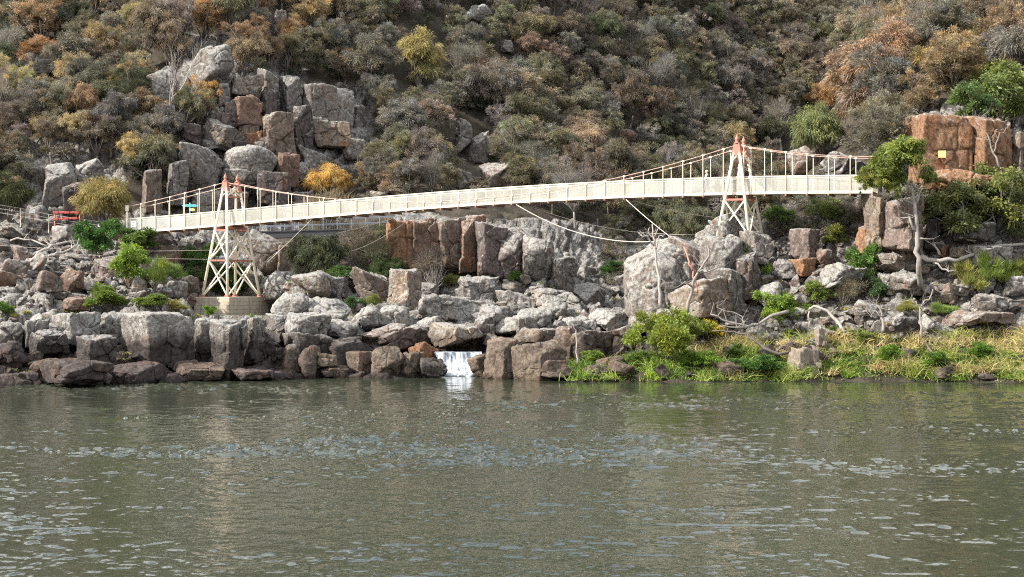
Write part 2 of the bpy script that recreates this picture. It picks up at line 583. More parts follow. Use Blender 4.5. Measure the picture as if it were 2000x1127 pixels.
def rockmask(px, py):
    """how rocky the ground is, from where it lies on the hillside"""
    m = np.zeros(px.shape)

    def blob(x0, x1, y0, y1, v, soft=25.0):
        nonlocal m
        dx = np.maximum(np.maximum(x0 - px, px - x1), 0)
        dy = np.maximum(np.maximum(y0 - py, py - y1), 0)
        m = np.maximum(m, v * np.clip(1 - np.hypot(dx, dy) / soft, 0, 1))
    blob(-900, 520, 425, 900, 0.9)
    blob(770, 1240, 440, 900, 0.95)
    blob(500, 780, 535, 900, 0.95)
    blob(360, 590, 90, 450, 0.95)
    blob(580, 720, 170, 320, 0.9)
    blob(60, 230, 290, 460, 0.9)
    blob(1180, 2600, 440, 690, 0.62)
    blob(1690, 1790, 370, 520, 1.0)
    blob(1770, 2030, 215, 380, 1.0)
    blob(1000, 1250, 480, 640, 0.95)
    return m


def terrain(name, lattice, nu, nv, label, seed):
    g = sheet(lattice, nu, nv)
    pos = g[..., :3]
    du = np.gradient(pos, axis=0)
    dv = np.gradient(pos, axis=1)
    nrm = np.cross(du, dv)
    nrm /= np.linalg.norm(nrm, axis=2, keepdims=True) + 1e-9
    nrm[nrm[..., 1] > 0] *= -1
    px, py = g[..., 3].ravel(), g[..., 4].ravel()
    rm = rockmask(px, py)
    p = pos.reshape(-1, 3).copy()
    n = nrm.reshape(-1, 3)
    far = np.clip(p[:, 1] / 150, 0.6, 2)
    d = fbm(p * 0.10, 4, seed) * 0.9 * far + fbm(p * 0.5, 3, seed + 9) * 0.25
    val, edge = cell_offset(p * np.array([0.34, 0.34, 0.22]) + fbm(p * 0.3, 2, seed + 3)[:, None] * 0.25, seed + 5)
    val2, edge2 = cell_offset(p * np.array([0.9, 0.9, 0.7]) + 7, seed + 6)
    blk = (val - 0.5) * 1.8 - np.clip(0.12 - edge, 0, 0.12) * 7 + (val2 - 0.5) * 0.5 - np.clip(0.12 - edge2, 0, 0.12) * 2.5
    d = d + blk * rm * 0.9
    p = p + n * d[:, None]
    if name == 'hill':                                   # level ground round the pier of the left tower
        pxx = p[:, 0] / np.maximum(p[:, 1], 1) * F + CX
        sm = lambda a: np.clip(a, 0, 1) ** 2 * (3 - 2 * np.clip(a, 0, 1))
        mk = sm((pxx - 345) / 45) * sm((575 - pxx) / 45) * sm((134.5 - p[:, 1]) / 2.5)
        lim = H - (616 - CY) / F * np.minimum(p[:, 1], 130)
        p[:, 2] = np.where(p[:, 2] > lim, p[:, 2] + (lim - p[:, 2]) * mk, p[:, 2])
        mk = sm((pxx - 838) / 14) * sm((958 - pxx) / 14)     # the notch the waterfall pours through
        lim = np.where(p[:, 1] < 103.3, -.4, np.where(p[:, 1] < 107.5, 1.36, 99.0))
        p[:, 2] = np.where(p[:, 2] > lim, p[:, 2] + (lim - p[:, 2]) * mk, p[:, 2])
    i = np.arange(nu * nv).reshape(nu, nv)
    f = np.stack([i[:-1, :-1], i[1:, :-1], i[1:, 1:], i[:-1, 1:]], -1).reshape(-1, 4)
    me = np_mesh(name, p, f, True, np.stack([rm, rm, rm], 1))
    o = link(name, me, M['ground'])
    top(o, label, kind='structure')
    tri = np.concatenate([f[:, [0, 1, 2]], f[:, [0, 2, 3]]])
    bv = BVHTree.FromPolygons([tuple(q) for q in p.tolist()], [tuple(q) for q in tri.tolist()])
    return bv


BV = [terrain('hill', BACK3, 620, 360, 'steep bushy gorge hillside of soil and dark rock behind the bridge', 1),
      terrain('terrain', RIGHT3, 300, 330, 'rocky right bank rising to the ridge at the bridge end', 5)]


def hit(px, py):
    o = Vector((0, 0, H))
    d = (P(px, py, 100) - o).normalized()
    best = None
    for b in BV:
        h, n, i, dist = b.ray_cast(o, d)
        if h is not None and (best is None or dist < best[1]):
            best = (h, dist, n)
    return best[0] if best else None


def drop(x, y):
    best = None
    for b in BV:
        h, n, i, dist = b.ray_cast(Vector((x, y, 200)), Vector((0, 0, -1)))
        if h is not None and (best is None or h.z > best):
            best = h.z
    return best if best is not None else 0.0


# ------------------------------------------------------------------ water, waterfall
def water_surface():
    """open water with real wind ripples, finely meshed where the basin is seen, plain far out to the sides"""
    rows = [-60.0, 10.0, 24.0]
    y = 27.0
    while y < 108:
        rows.append(y)
        y += 0.062 * (y / 30) ** 1.15
    rows.append(126.0)
    rows = np.array(rows)
    nc = 760
    t = np.linspace(-0.39, 0.39, nc)
    Y, T = np.meshgrid(rows, t, indexing='ij')
    X = T * np.maximum(Y, 20)
    X[:, 0], X[:, -1] = -260, 260
    p = np.stack([X.ravel(), Y.ravel(), np.zeros(X.size)], 1)
    q = p.copy()
    patch = np.clip(0.62 + 0.75 * fbm(q * (.045, .075, 1), 3, 71), .42, 1.3)
    gust = np.clip(0.8 + 0.8 * fbm(q * (.16, .35, 1), 2, 75), .45, 1.4)
    wx = q + np.stack([fbm(q * .5, 2, 81), fbm(q * .5 + 9, 2, 82), np.zeros(len(q))], 1) * .35
    z = 0.022 * vnoise(wx * (1.1, 1.9, 1), 61) + 0.008 * vnoise(wx * (3.4, 4.4, 1) + 3, 62) + 0.003 * vnoise(wx * (6.0, 9.0, 1) + 5, 63)
    z += 0.085 * np.clip(vnoise(wx * (2.3, 2.9, 1) + 11, 64) - .22, 0, 1) + 0.065 * np.clip(vnoise(wx * (4.2, 4.8, 1) + 17, 65) - .25, 0, 1)   # short steep crests
    shore = np.clip(1 - np.abs(p[:, 1] - 90) / 7, 0, 1) * np.clip((-6 - p[:, 0]) / 5, 0, 1)   # broken water along the left rocks
    z *= patch * gust + 0.7 * shore
    edge = np.ones(X.shape)
    edge[:4] = edge[-2:] = 0
    edge[:, :2] = edge[:, -2:] = 0
    p[:, 2] = z * edge.ravel()
    n, m = X.shape
    i = np.arange(n * m).reshape(n, m)
    f = np.stack([i[:-1, :-1], i[:-1, 1:], i[1:, 1:], i[1:, :-1]], -1).reshape(-1, 4)
    top(link('water', np_mesh('water', p, f, True), M['water']), 'wide rippled olive green river basin below the rocks', kind='structure')


water_surface()


def waterfall():
    Y = 103.4
    root = empty('waterfall', P(895, 732, Y))
    top(root, 'small white waterfall pouring over a ledge between dark boulders', 'waterfall')
    nu, nv = 90, 40
    u = np.linspace(848, 940, nu)
    t = np.linspace(0, 1, nv)
    U, T = np.meshgrid(u, t, indexing='ij')
    z0, z1 = 1.50, -0.05
    U = 895 + (U - 895) * (1 - .34 * np.clip(T * 1.2 - .25, 0, 1)) + 4 * np.clip(T, 0, 1)
    X = (U - CX) / F * Y
    Z = z0 + (z1 - z0) * np.clip((T - 0.12) / 0.88, 0, 1) ** 1.4
    D = np.where(T < 0.12, (0.12 - T) * 14, 0)
    V = np.stack([X, np.full_like(X, Y), Z], -1).reshape(-1, 3)
    w = fbm(V * np.array([3.2, 1, 0.5]), 3, 4).reshape(U.shape)
    bulge = np.clip((T - 0.45) / 0.55, 0, 1) ** 1.5
    V[:, 1] += (D - 0.5 * T - w * 0.16 - bulge * (0.7 + 0.35 * fbm(V * 3.0, 3, 8).reshape(U.shape))).ravel()
    i = np.arange(nu * nv).reshape(nu, nv)
    f = np.stack([i[:-1, :-1], i[1:, :-1], i[1:, 1:], i[:-1, 1:]], -1).reshape(-1, 4)
    link('curtain', np_mesh('curtain', V, f, True), M['fall'], root)
    # foam heaped at the foot
    mb = MB()
    rr = random.Random(3)
    bm = bmesh.new()
    for k in range(26):
        c = P(rr.uniform(874, 922), 0, Y - 0.8 - rr.random() * .9)
        mt = Matrix.Translation((c.x, c.y, 0.02)) @ Matrix.Diagonal((rr.uniform(.25, .5), rr.uniform(.25, .5), rr.uniform(.08, .34), 1))
        bmesh.ops.create_icosphere(bm, subdivisions=2, radius=1, matrix=mt)
    for v in bm.verts:
        v.co += Vector((rr.gauss(0, .03), rr.gauss(0, .03), rr.gauss(0, .03)))
    fm = bpy.data.meshes.new('foam')
    bm.to_mesh(fm)
    fm.polygons.foreach_set('use_smooth', np.ones(len(fm.polygons), dtype=bool))
    link('foam', fm, M['fall'], root)


waterfall()

# ------------------------------------------------------------------ suspension bridge
LT, RT = P(452, 563.5, 128), P(1446, 563.5, 110)
LT.z = RT.z = 0
AX = (RT - LT).normalized()
AC = Vector((-AX.y, AX.x, 0))                 # across, from the near side to the far side
SPAN = (RT - LT).length
HW = 0.88                                     # half the deck width


def bp(s, t, z):
    q = LT + AX * s + AC * t
    return Vector((q.x, q.y, z))


def s_at(px, t):
    k = (px - CX) / F
    return (k * (LT.y + AC.y * t) - LT.x - AC.x * t) / (AX.x - k * AX.y)


def z_at(px, py, t):
    return H - (py - CY) / F * (LT.y + AX.y * s_at(px, t) + AC.y * t)


_dp = [(252, 457.5), (330, 451), (420, 443.5), (560, 432), (700, 420.5), (830, 410), (960, 401), (1090, 393.5), (1220, 387), (1330, 384), (1440, 382), (1560, 380.5), (1700, 378.5)]
DECK = np.polyfit([s_at(a, -HW) for a, b in _dp], [z_at(a, b, -HW) for a, b in _dp], 4)


def dz(s):
    return float(np.polyval(DECK, s))


S0, S1 = s_at(248, -HW), s_at(1704, -HW)
NB = 42
BAY = (S1 - S0) / NB
ZL, ZR = z_at(440, 356, -0.85), z_at(1434, 283, -0.85)
_sm, _zm = s_at(835, -0.85), z_at(835, 394, -0.85)
CAB = np.polyfit([0, _sm, SPAN], [ZL, _zm, ZR], 2)
ZA, ZB = z_at(258, 404, -0.85), z_at(1700, 306, -0.85)


def cz(s):
    if s < 0:
        return ZL + (ZA - ZL) * (s / S0) + 0.25 * (s / S0) * (s / S0 - 1)
    if s > SPAN:
        u = (s - SPAN) / (S1 - SPAN)
        return ZR + (ZB - ZR) * u + 0.9 * u * (u - 1)
    return float(np.polyval(CAB, s))


def tower(root, s0, ztop, zbase, abase, bbase, levels):
    tw = empty('tower', bp(s0, 0, zbase))
    tw.parent = root
    tw.location = bp(s0, 0, zbase) - WL[root]
    zd = dz(s0)

    def leg_pt(sa, sb, z):
        u = (ztop - z) / (ztop - zbase)
        return bp(s0 + sa * (0.12 + (abase - 0.12) * u), sb * (HW - 0.02 + (bbase - HW + 0.02) * u), z)
    for sb in (-1, 1):
        for sa in (-1, 1):
            mb = MB()
            foot = leg_pt(sa, sb, zbase)
            mb.tube([foot, leg_pt(sa, sb, ztop - 0.35)], [0.118, 0.10], 8)
            lg = mb.build('leg', M['cream'], tw, True)
            fb = MB()
            fb.bar(foot + Vector((0, 0, -0.02)), foot + Vector((0, 0, 0.14)), 0.36, 0.36)
            f_ = fb.build('foot_plate', M['redpaint'])
            f_.parent = lg
        cap = MB()
        c = bp(s0, sb * (HW - 0.02), ztop)
        cap.box8([c + AX * x * 0.34 + AC * y * 0.18 + Vector((0, 0, -0.75)) for x, y in ((-1, -1), (1, -1), (1, 1), (-1, 1))] +
                 [c + AX * x * 0.2 + AC * y * 0.14 + Vector((0, 0, 0.1)) for x, y in ((-1, -1), (1, -1), (1, 1), (-1, 1))])
        cp = cap.build('cap', M['redpaint'], tw)
        fin = MB()
        fin.tube([c + Vector((0, 0, h)) for h in (0.08, 0.16, 0.2, 0.3, 0.42, 0.5, 0.62, 0.78)], [0.2, 0.2, 0.1, 0.13, 0.16, 0.12, 0.06, 0.012], 10)
        fi = fin.build('finial', M['redpaint'], None, True)
        fi.parent = cp

    def brace(pairs, w=0.11, mat='cream', name='brace'):
        mb = MB()
        for a, b in pairs:
            mb.bar(a, b, w, w)
        mb.build(name, M[mat], tw)
    # crossed braces on the four faces between the given levels
    faces = [((-1, -1), (1, -1)), ((1, -1), (1, 1)), ((1, 1), (-1, 1)), ((-1, 1), (-1, -1))]
    for z0, z1 in levels:
        for i, (p, q) in enumerate(faces):
            for a, b in (((*p, z0), (*q, z1)), ((*q, z0), (*p, z1))):
                A, B = leg_pt(*a), leg_pt(*b)
                brace([(A, B)], 0.10)
    for z0, z1 in levels[1:]:
        mb = MB()
        for p, q in faces:
            mb.bar(leg_pt(*p, z0), leg_pt(*q, z0), 0.12, 0.13)
        mb.build('girt', M['redpaint'], tw)
    # portal bracing over the walkway
    zt, zb = ztop - 0.3, ztop - 1.15
    for sa in (-1, 1):
        brace([(leg_pt(sa, -1, zb), leg_pt(sa, 1, zt)), (leg_pt(sa, 1, zb), leg_pt(sa, -1, zt))], 0.1, 'cream', 'portal_brace')
        brace([(leg_pt(sa, -1, zb - 0.03), leg_pt(sa, 1, zb - 0.03))], 0.1, 'redpaint', 'portal_bar')
    brace([(leg_pt(sa, -1, ztop - 0.12), leg_pt(sa, 1, ztop - 0.12)) for sa in (-1, 1)], 0.12, 'redpaint', 'head_bar')
    mb = MB()
    for sa in (-1, 1):
        mb.bar(leg_pt(sa, -1, zd - 0.12), leg_pt(sa, 1, zd - 0.12), 0.16, 0.2)
    for sb in (-1, 1):
        mb.bar(leg_pt(-1, sb, zd - 0.33), leg_pt(1, sb, zd - 0.33), 0.12, 0.14)
    mb.build('deck_bearer', M['redpaint'], tw)
    return leg_pt


def bridge():
    zb = z_at(450, 580, -2.0)
    root = empty('suspension_bridge', bp(0, 0, zb))
    top(root, 'long narrow cream suspension footbridge with red capped lattice towers crossing the gorge', 'footbridge')
    tower(root, 0, ZL, zb, 1.25, 2.35, [(zb + 0.05, zb + 3.0), (zb + 3.0, dz(0) - 0.3)])
    tower(root, SPAN, ZR, 9.2, 1.2, 1.85, [(9.5, dz(SPAN) - 0.35)])
    # concrete pier
    bm = bmesh.new()
    pts = []
    for z, k in ((zb - 2.6, 1.04), (zb - 0.08, 1.0), (zb, 0.975)):
        pts.append([bm.verts.new(bp(x * 1.72 * k, y * 2.78 * k, z)) for x, y in ((-1, -1), (1, -1), (1, 1), (-1, 1))])
    for a, b in zip(pts, pts[1:]):
        for i in range(4):
            bm.faces.new((a[i], a[(i + 1) % 4], b[(i + 1) % 4], b[i]))
    bm.faces.new(pts[-1])
    pm = bpy.data.meshes.new('concrete_pier')
    bm.to_mesh(pm)
    link('concrete_pier', pm, M['concrete'], root)
    # deck: boards, edge girders, cross beams
    n = 2 * NB
    mb = MB()
    for i in range(n):
        a, b = S0 + (S1 - S0) * i / n, S0 + (S1 - S0) * (i + 1) / n
        mb.bar(bp(a, 0, dz(a) + 0.16), bp(b - 0.006, 0, dz(b) + 0.16), 2 * HW - 0.12, 0.06)
    mb.build('deck_boards', M['timber'], root)
    mb = MB()
    for i in range(NB + 1):
        s = S0 + BAY * i
        mb.bar(bp(s, -HW - 0.14, dz(s) - 0.02), bp(s, HW + 0.14, dz(s) - 0.02), 0.12, 0.14)
    mb.build('cross_beams', M['rust'], root)
    for sb in (-1, 1):
        mb = MB()
        for i in range(NB):
            a, b = S0 + BAY * i, S0 + BAY * (i + 1)
            mb.bar(bp(a, sb * HW, dz(a) + 0.14), bp(b, sb * HW, dz(b) + 0.14), 0.08, 0.18)
        mb.build('edge_girder', M['cream'], root)
        mb = MB()
        for i in range(NB):
            a, b = S0 + BAY * i, S0 + BAY * (i + 1)
            mb.bar(bp(a, sb * HW, dz(a) + 1.29), bp(b, sb * HW, dz(b) + 1.29), 0.075, 0.085)
            mb.bar(bp(a, sb * HW, dz(a) + 0.23), bp(a, sb * HW, dz(a) + 1.25), 0.06, 0.06)
        mb.build('handrail', M['cream'], root)
        for i in range(NB):
            a, b = S0 + BAY * i, S0 + BAY * (i + 1)
            mb = MB()
            nvb = 31
            w = 0.018
            for j in range(nvb):
                s = a + (b - a) * (j + 0.5) / nvb
                mb.bar(bp(s, sb * (HW - 0.012), dz(s) + 0.23), bp(s, sb * (HW - 0.012), dz(s) + 1.25), w, 0.008, AX)
            for j in range(21):
                h = 0.26 + 0.98 * j / 20
                mb.bar(bp(a, sb * (HW - 0.004), dz(a) + h), bp(b, sb * (HW - 0.004), dz(b) + h), 0.008, w)
            mb.build('mesh_panel', M['greymesh'] if a < -4.2 else M['panel'], root)
        # cable and hangers
        mb = MB()
        ss = np.concatenate([np.linspace(S0 - 0.2, 0, 12), np.linspace(0, SPAN, 40)[1:], np.linspace(SPAN, S1 + 0.4, 14)[1:]])
        mb.tube([bp(s, sb * 0.86, cz(s)) for s in ss], 0.036, 6)
        mb.build('suspension_cable', M['cable'], root, True)
        for i in range(NB + 1):
            s = S0 + BAY * i + (0 if sb < 0 else BAY * 0.0)
            if min(abs(s), abs(s - SPAN)) < 0.5:
                continue
            lo, hi = dz(s) + 0.05, cz(s)
            mb = MB()
            off = sb * (HW + 0.065)
            if hi < lo + 0.3:
                continue
            mb.tube([bp(s, off, lo), bp(s, off, hi - 0.02)], 0.026, 6)
            mb.bar(bp(s - 0.09, sb * 0.87, hi), bp(s + 0.09, sb * 0.87, hi), 0.10, 0.10)
            mb.build('hanger', M['cream'], root)
    # end posts, end gate frame, notice
    for s, t in ((S0 + 0.1, -HW - 0.12), (S0 + 0.1, HW + 0.12)):
        mb = MB()
        mb.bar(bp(s, t, dz(S0) - 0.6), bp(s, t, ZA + 0.1), 0.13, 0.13)
        mb.bar(bp(s, t, ZA - 0.35), bp(s, t, ZA + 0.12), 0.24, 0.2)
        mb.build('end_post', M['cream'], root)
    mb = MB()
    c = bp(S0 + 0.75, -HW - 0.07, dz(S0) + 0.85)
    mb.box8([c + AX * x * 0.28 + AC * y * 0.012 + Vector((0, 0, z * 0.27)) for z in (-1, 1) for x, y in ((-1, -1), (1, -1), (1, 1), (-1, 1))])
    nb = mb.build('notice_board', M['white'], root)
    tb = MB()
    for z, w0 in ((0.14, .12), (0.02, .16), (-0.1, .16)):
        d = c - AC * 0.016
        tb.bar(d + AX * -w0 + Vector((0, 0, z)), d + AX * w0 + Vector((0, 0, z)), 0.004, 0.05)
    t_ = tb.build('lettering', M['darksteel'])
    t_.parent = nb
    # wind stays from the deck to the rocks
    def stay(a, b, sag, r=0.028, mat='wire'):
        mb = MB()
        pts = [a.lerp(b, u) - Vector((0, 0, sag * 4 * u * (1 - u))) for u in np.linspace(0, 1, 18)]
        mb.tube(pts, r, 5)
        mb.build('stay_cable', M[mat], root, True)

    def on_deck(px, t):
        s = s_at(px, t)
        return bp(s, t, dz(s) - 0.05)

    def rock_at(px, py, dy=0.0):
        h = hit(px, py)
        return h if h else P(px, py, 118)
    stay(on_deck(1008, -HW), P(1298, 470, 111), 1.0, 0.035)
    stay(on_deck(1222, -HW), P(1322, 472, 110.5), 0.1, 0.035)
    stay(on_deck(1030, HW), P(1370, 457, 113), 0.7, 0.018)
    stay(on_deck(1235, HW), P(1400, 425, 113), 0.15, 0.016)
    stay(on_deck(812, -HW), P(500, 478, 131), 0.45, 0.024)
    stay(on_deck(815, HW), P(584, 504, 128), 1.1, 0.026)
    stay(on_deck(608, -HW), P(522, 512, 126), 0.05, 0.02)
    stay(bp(0, -1.6, 9.0), P(-40, 476, 122), 0.3, 0.014)
    stay(bp(0, -1.75, 8.2), P(140, 496, 121), 0.1, 0.014)
    stay(bp(S1, -0.86, ZB), P(1790, 318, 110), 0.1, 0.03)
    return root


bridge()

# ------------------------------------------------------------------ older footbridge behind
def old_footbridge():
    A, B = P(498, 452, 135.6), P(826, 424, 135.2)
    A.z = 10.75
    B.z = A.z + 0.45
    root = empty('trestle_footbridge', A)
    top(root, 'low dark steel walkway on lattice trestles in the shade behind the white bridge', 'walkway')
    d = (B - A).normalized()
    s = Vector((-d.y, d.x, 0)).normalized()
    mb = MB()
    for k in (-0.8, 0.8):
        mb.bar(A + s * k - Vector((0, 0, 0.3)), B + s * k - Vector((0, 0, 0.3)), 0.14, 0.55)
    mb.build('girder', M['darksteel'], root)
    mb = MB()
    mb.bar(A, B, 1.9, 0.12)
    mb.build('deck', M['darksteel'], root)
    L = (B - A).length
    for k in (-0.95, 0.95):
        mb = MB()
        for h in (0.5, 1.0):
            mb.bar(A + s * k + Vector((0, 0, h)), B + s * k + Vector((0, 0, h)), 0.05, 0.06)
        for i in range(13):
            p = A + d * (L * i / 12) + s * k
            mb.bar(p, p + Vector((0, 0, 1.0)), 0.05, 0.05)
        mb.build('railing', M['bluerail'], root)
    for px in (598, 697):
        u = (px - 498) / (826 - 498)
        c = A.lerp(B, u)
        zb = 4.6
        mb = MB()
        cs = [(x, y) for x in (-0.55, 0.55) for y in (-0.7, 0.7)]
        for x, y in cs:
            mb.bar(c + d * x + s * y + Vector((0, 0, -0.5)), Vector((c.x, c.y, zb)) + d * x * 1.5 + s * y * 1.6, 0.13, 0.13)
        nl = 4
        for i in range(nl):
            z0, z1 = c.z - 0.5 - (c.z - 0.5 - zb) * i / nl, c.z - 0.5 - (c.z - 0.5 - zb) * (i + 1) / nl
            for sy in (-0.8, 0.8):
                for sg in (-1, 1):
                    mb.bar(Vector((c.x, c.y, z0)) + d * sg * 0.62 + s * sy, Vector((c.x, c.y, z1)) - d * sg * 0.68 + s * sy, 0.07, 0.07)
                mb.bar(Vector((c.x, c.y, z1)) + d * 0.68 + s * sy, Vector((c.x, c.y, z1)) - d * 0.68 + s * sy, 0.08, 0.08)
        mb.build('trestle', M['darksteel'], root)
    mb = MB()
    c = P(793, 447, 134.8)
    mb.bar(c + Vector((-0.4, 0, 0)), c + Vector((0.4, 0, 0)), 0.7, 0.35)
    mb.build('abutment', M['concrete'], root)


old_footbridge()

# ------------------------------------------------------------------ the walker on the bridge
def skin_mesh(name, verts, edges, radii, mat, parent, root_i=0, sub=2):
    me = bpy.data.meshes.new(name)
    me.from_pydata(verts, edges, [])
    o = link(name, me, mat, parent, False)
    sk = o.modifiers.new('skin', 'SKIN')
    sk.use_smooth_shade = True
    for i, r in enumerate(radii):
        v = me.skin_vertices[0].data[i]
        v.radius = r if isinstance(r, tuple) else (r, r)
        v.use_root = (i == root_i)
    ss = o.modifiers.new('subdivision', 'SUBSURF')
    ss.levels = ss.render_levels = sub
    return o


def ball(name, c, r, mat, parent, sub=2):
    bm = bmesh.new()
    bmesh.ops.create_icosphere(bm, subdivisions=sub + 1, radius=1, matrix=Matrix.Translation(c) @ Matrix.Diagonal((*r, 1)))
    me = bpy.data.meshes.new(name)
    bm.to_mesh(me)
    me.polygons.foreach_set('use_smooth', np.ones(len(me.polygons), dtype=bool))
    return link(name, me, mat, parent, False)


def person():
    s = s_at(1381, 0.2)
    root = empty('person', bp(s, 0.2, dz(s) + 0.19))
    top(root, 'person in dark vest with arm bent at the chest walking along the suspension bridge', 'person')
    root.rotation_euler.z = math.atan2(-AX.y, -AX.x)       # walks towards the left tower; +x is forward
    V = [(0, 0, .92), (0, 0, 1.08), (0.01, 0, 1.28), (0.02, 0, 1.42), (0.03, 0, 1.50), (0.05, 0, 1.57), (0.055, 0, 1.66), (0.05, 0, 1.70),
         (0.01, .17, 1.40), (-0.05, .22, 1.13), (0.16, .16, 1.12), (0.24, .08, 1.16),
         (0.01, -.17, 1.40), (0.03, -.23, 1.12), (0.20, -.14, 1.10), (0.28, -.05, 1.17),
         (0.01, .10, .86), (0.14, .10, .48), (0.16, .10, .09), (0.28, .10, .03),
         (0.01, -.10, .86), (-0.05, -.10, .48), (-0.30, -.10, .12), (-0.20, -.10, .03)]
    E = [(0, 1), (1, 2), (2, 3), (3, 4), (4, 5), (5, 6), (6, 7), (3, 8), (8, 9), (9, 10), (10, 11), (3, 12), (12, 13), (13, 14), (14, 15),
         (0, 16), (16, 17), (17, 18), (18, 19), (0, 20), (20, 21), (21, 22), (22, 23)]
    rad = [(.15, .12), (.14, .11), (.16, .12), (.12, .09), .05, (.075, .07), (.095, .085), (.06, .055), .06, .045, .036, .03, .06, .045, .036, .03,
           .085, .058, .042, .035, .085, .058, .042, .035]
    skin_mesh('body', V, E, rad, M['skin'], root)
    # five fingers at the end of each forearm
    for hand, sgn in ((V[11], 1), (V[15], -1)):
        hv, he, hr = [hand], [], [.034]
        for k, (off, ln) in enumerate(((.03, .07), (.012, .085), (-.008, .08), (-.026, .065))):
            b = len(hv)
            h0 = Vector(hand)
            hv += [tuple(h0 + Vector((.05, -sgn * .03, off))), tuple(h0 + Vector((.05 + ln * .5, -sgn * .045, off))), tuple(h0 + Vector((.04 + ln * .8, -sgn * .075, off)))]
            he += [(0, b), (b, b + 1), (b + 1, b + 2)]
            hr += [.011, .009, .008]
        b = len(hv)
        hv += [tuple(Vector(hand) + Vector((.02, -sgn * .01, .05))), tuple(Vector(hand) + Vector((.05, -sgn * .03, .07)))]
        he += [(0, b), (b, b + 1)]
        hr += [.011, .009]
        skin_mesh('hand', hv, he, hr, M['skin'], root, 0, 1)
    tv = [(0, 0, .90), (0, 0, 1.08), (0.01, 0, 1.28), (0.02, 0, 1.41), (0.01, .17, 1.40), (-0.03, .205, 1.26), (0.01, -.17, 1.40), (0.02, -.215, 1.26)]
    skin_mesh('shirt', tv, [(0, 1), (1, 2), (2, 3), (3, 4), (4, 5), (3, 6), (6, 7)], [(.175, .14), (.165, .13), (.185, .14), (.13, .1), .078, .066, .078, .066], M['pink'], root)
    ball('vest', (-0.03, 0, 1.2), (.15, .2, .25), M['shirt'], root)
    pv = [V[0], V[16], V[17], V[18], V[20], V[21], V[22]]
    skin_mesh('trousers', pv, [(0, 1), (1, 2), (2, 3), (0, 4), (4, 5), (5, 6)], [(.17, .14), .105, .078, .062, .105, .078, .062], M['pants'], root)
    ball('hair', (0.03, 0, 1.665), (.115, .098, .10), M['hair'], root)
    ball('nose', (0.152, 0, 1.60), (.02, .015, .02), M['skin'], root)
    for sg in (-1, 1):
        ball('eye', (0.137, sg * .035, 1.625), (.012, .014, .01), M['darksteel'], root)
        ball('ear', (0.04, sg * .088, 1.605), (.022, .012, .033), M['skin'], root)
    for v in (V[18], V[22]):
        ball('shoe', (v[0] + .08, v[1], max(.05, v[2] - .05)), (.14, .055, .05), M['shirt'], root)


person()

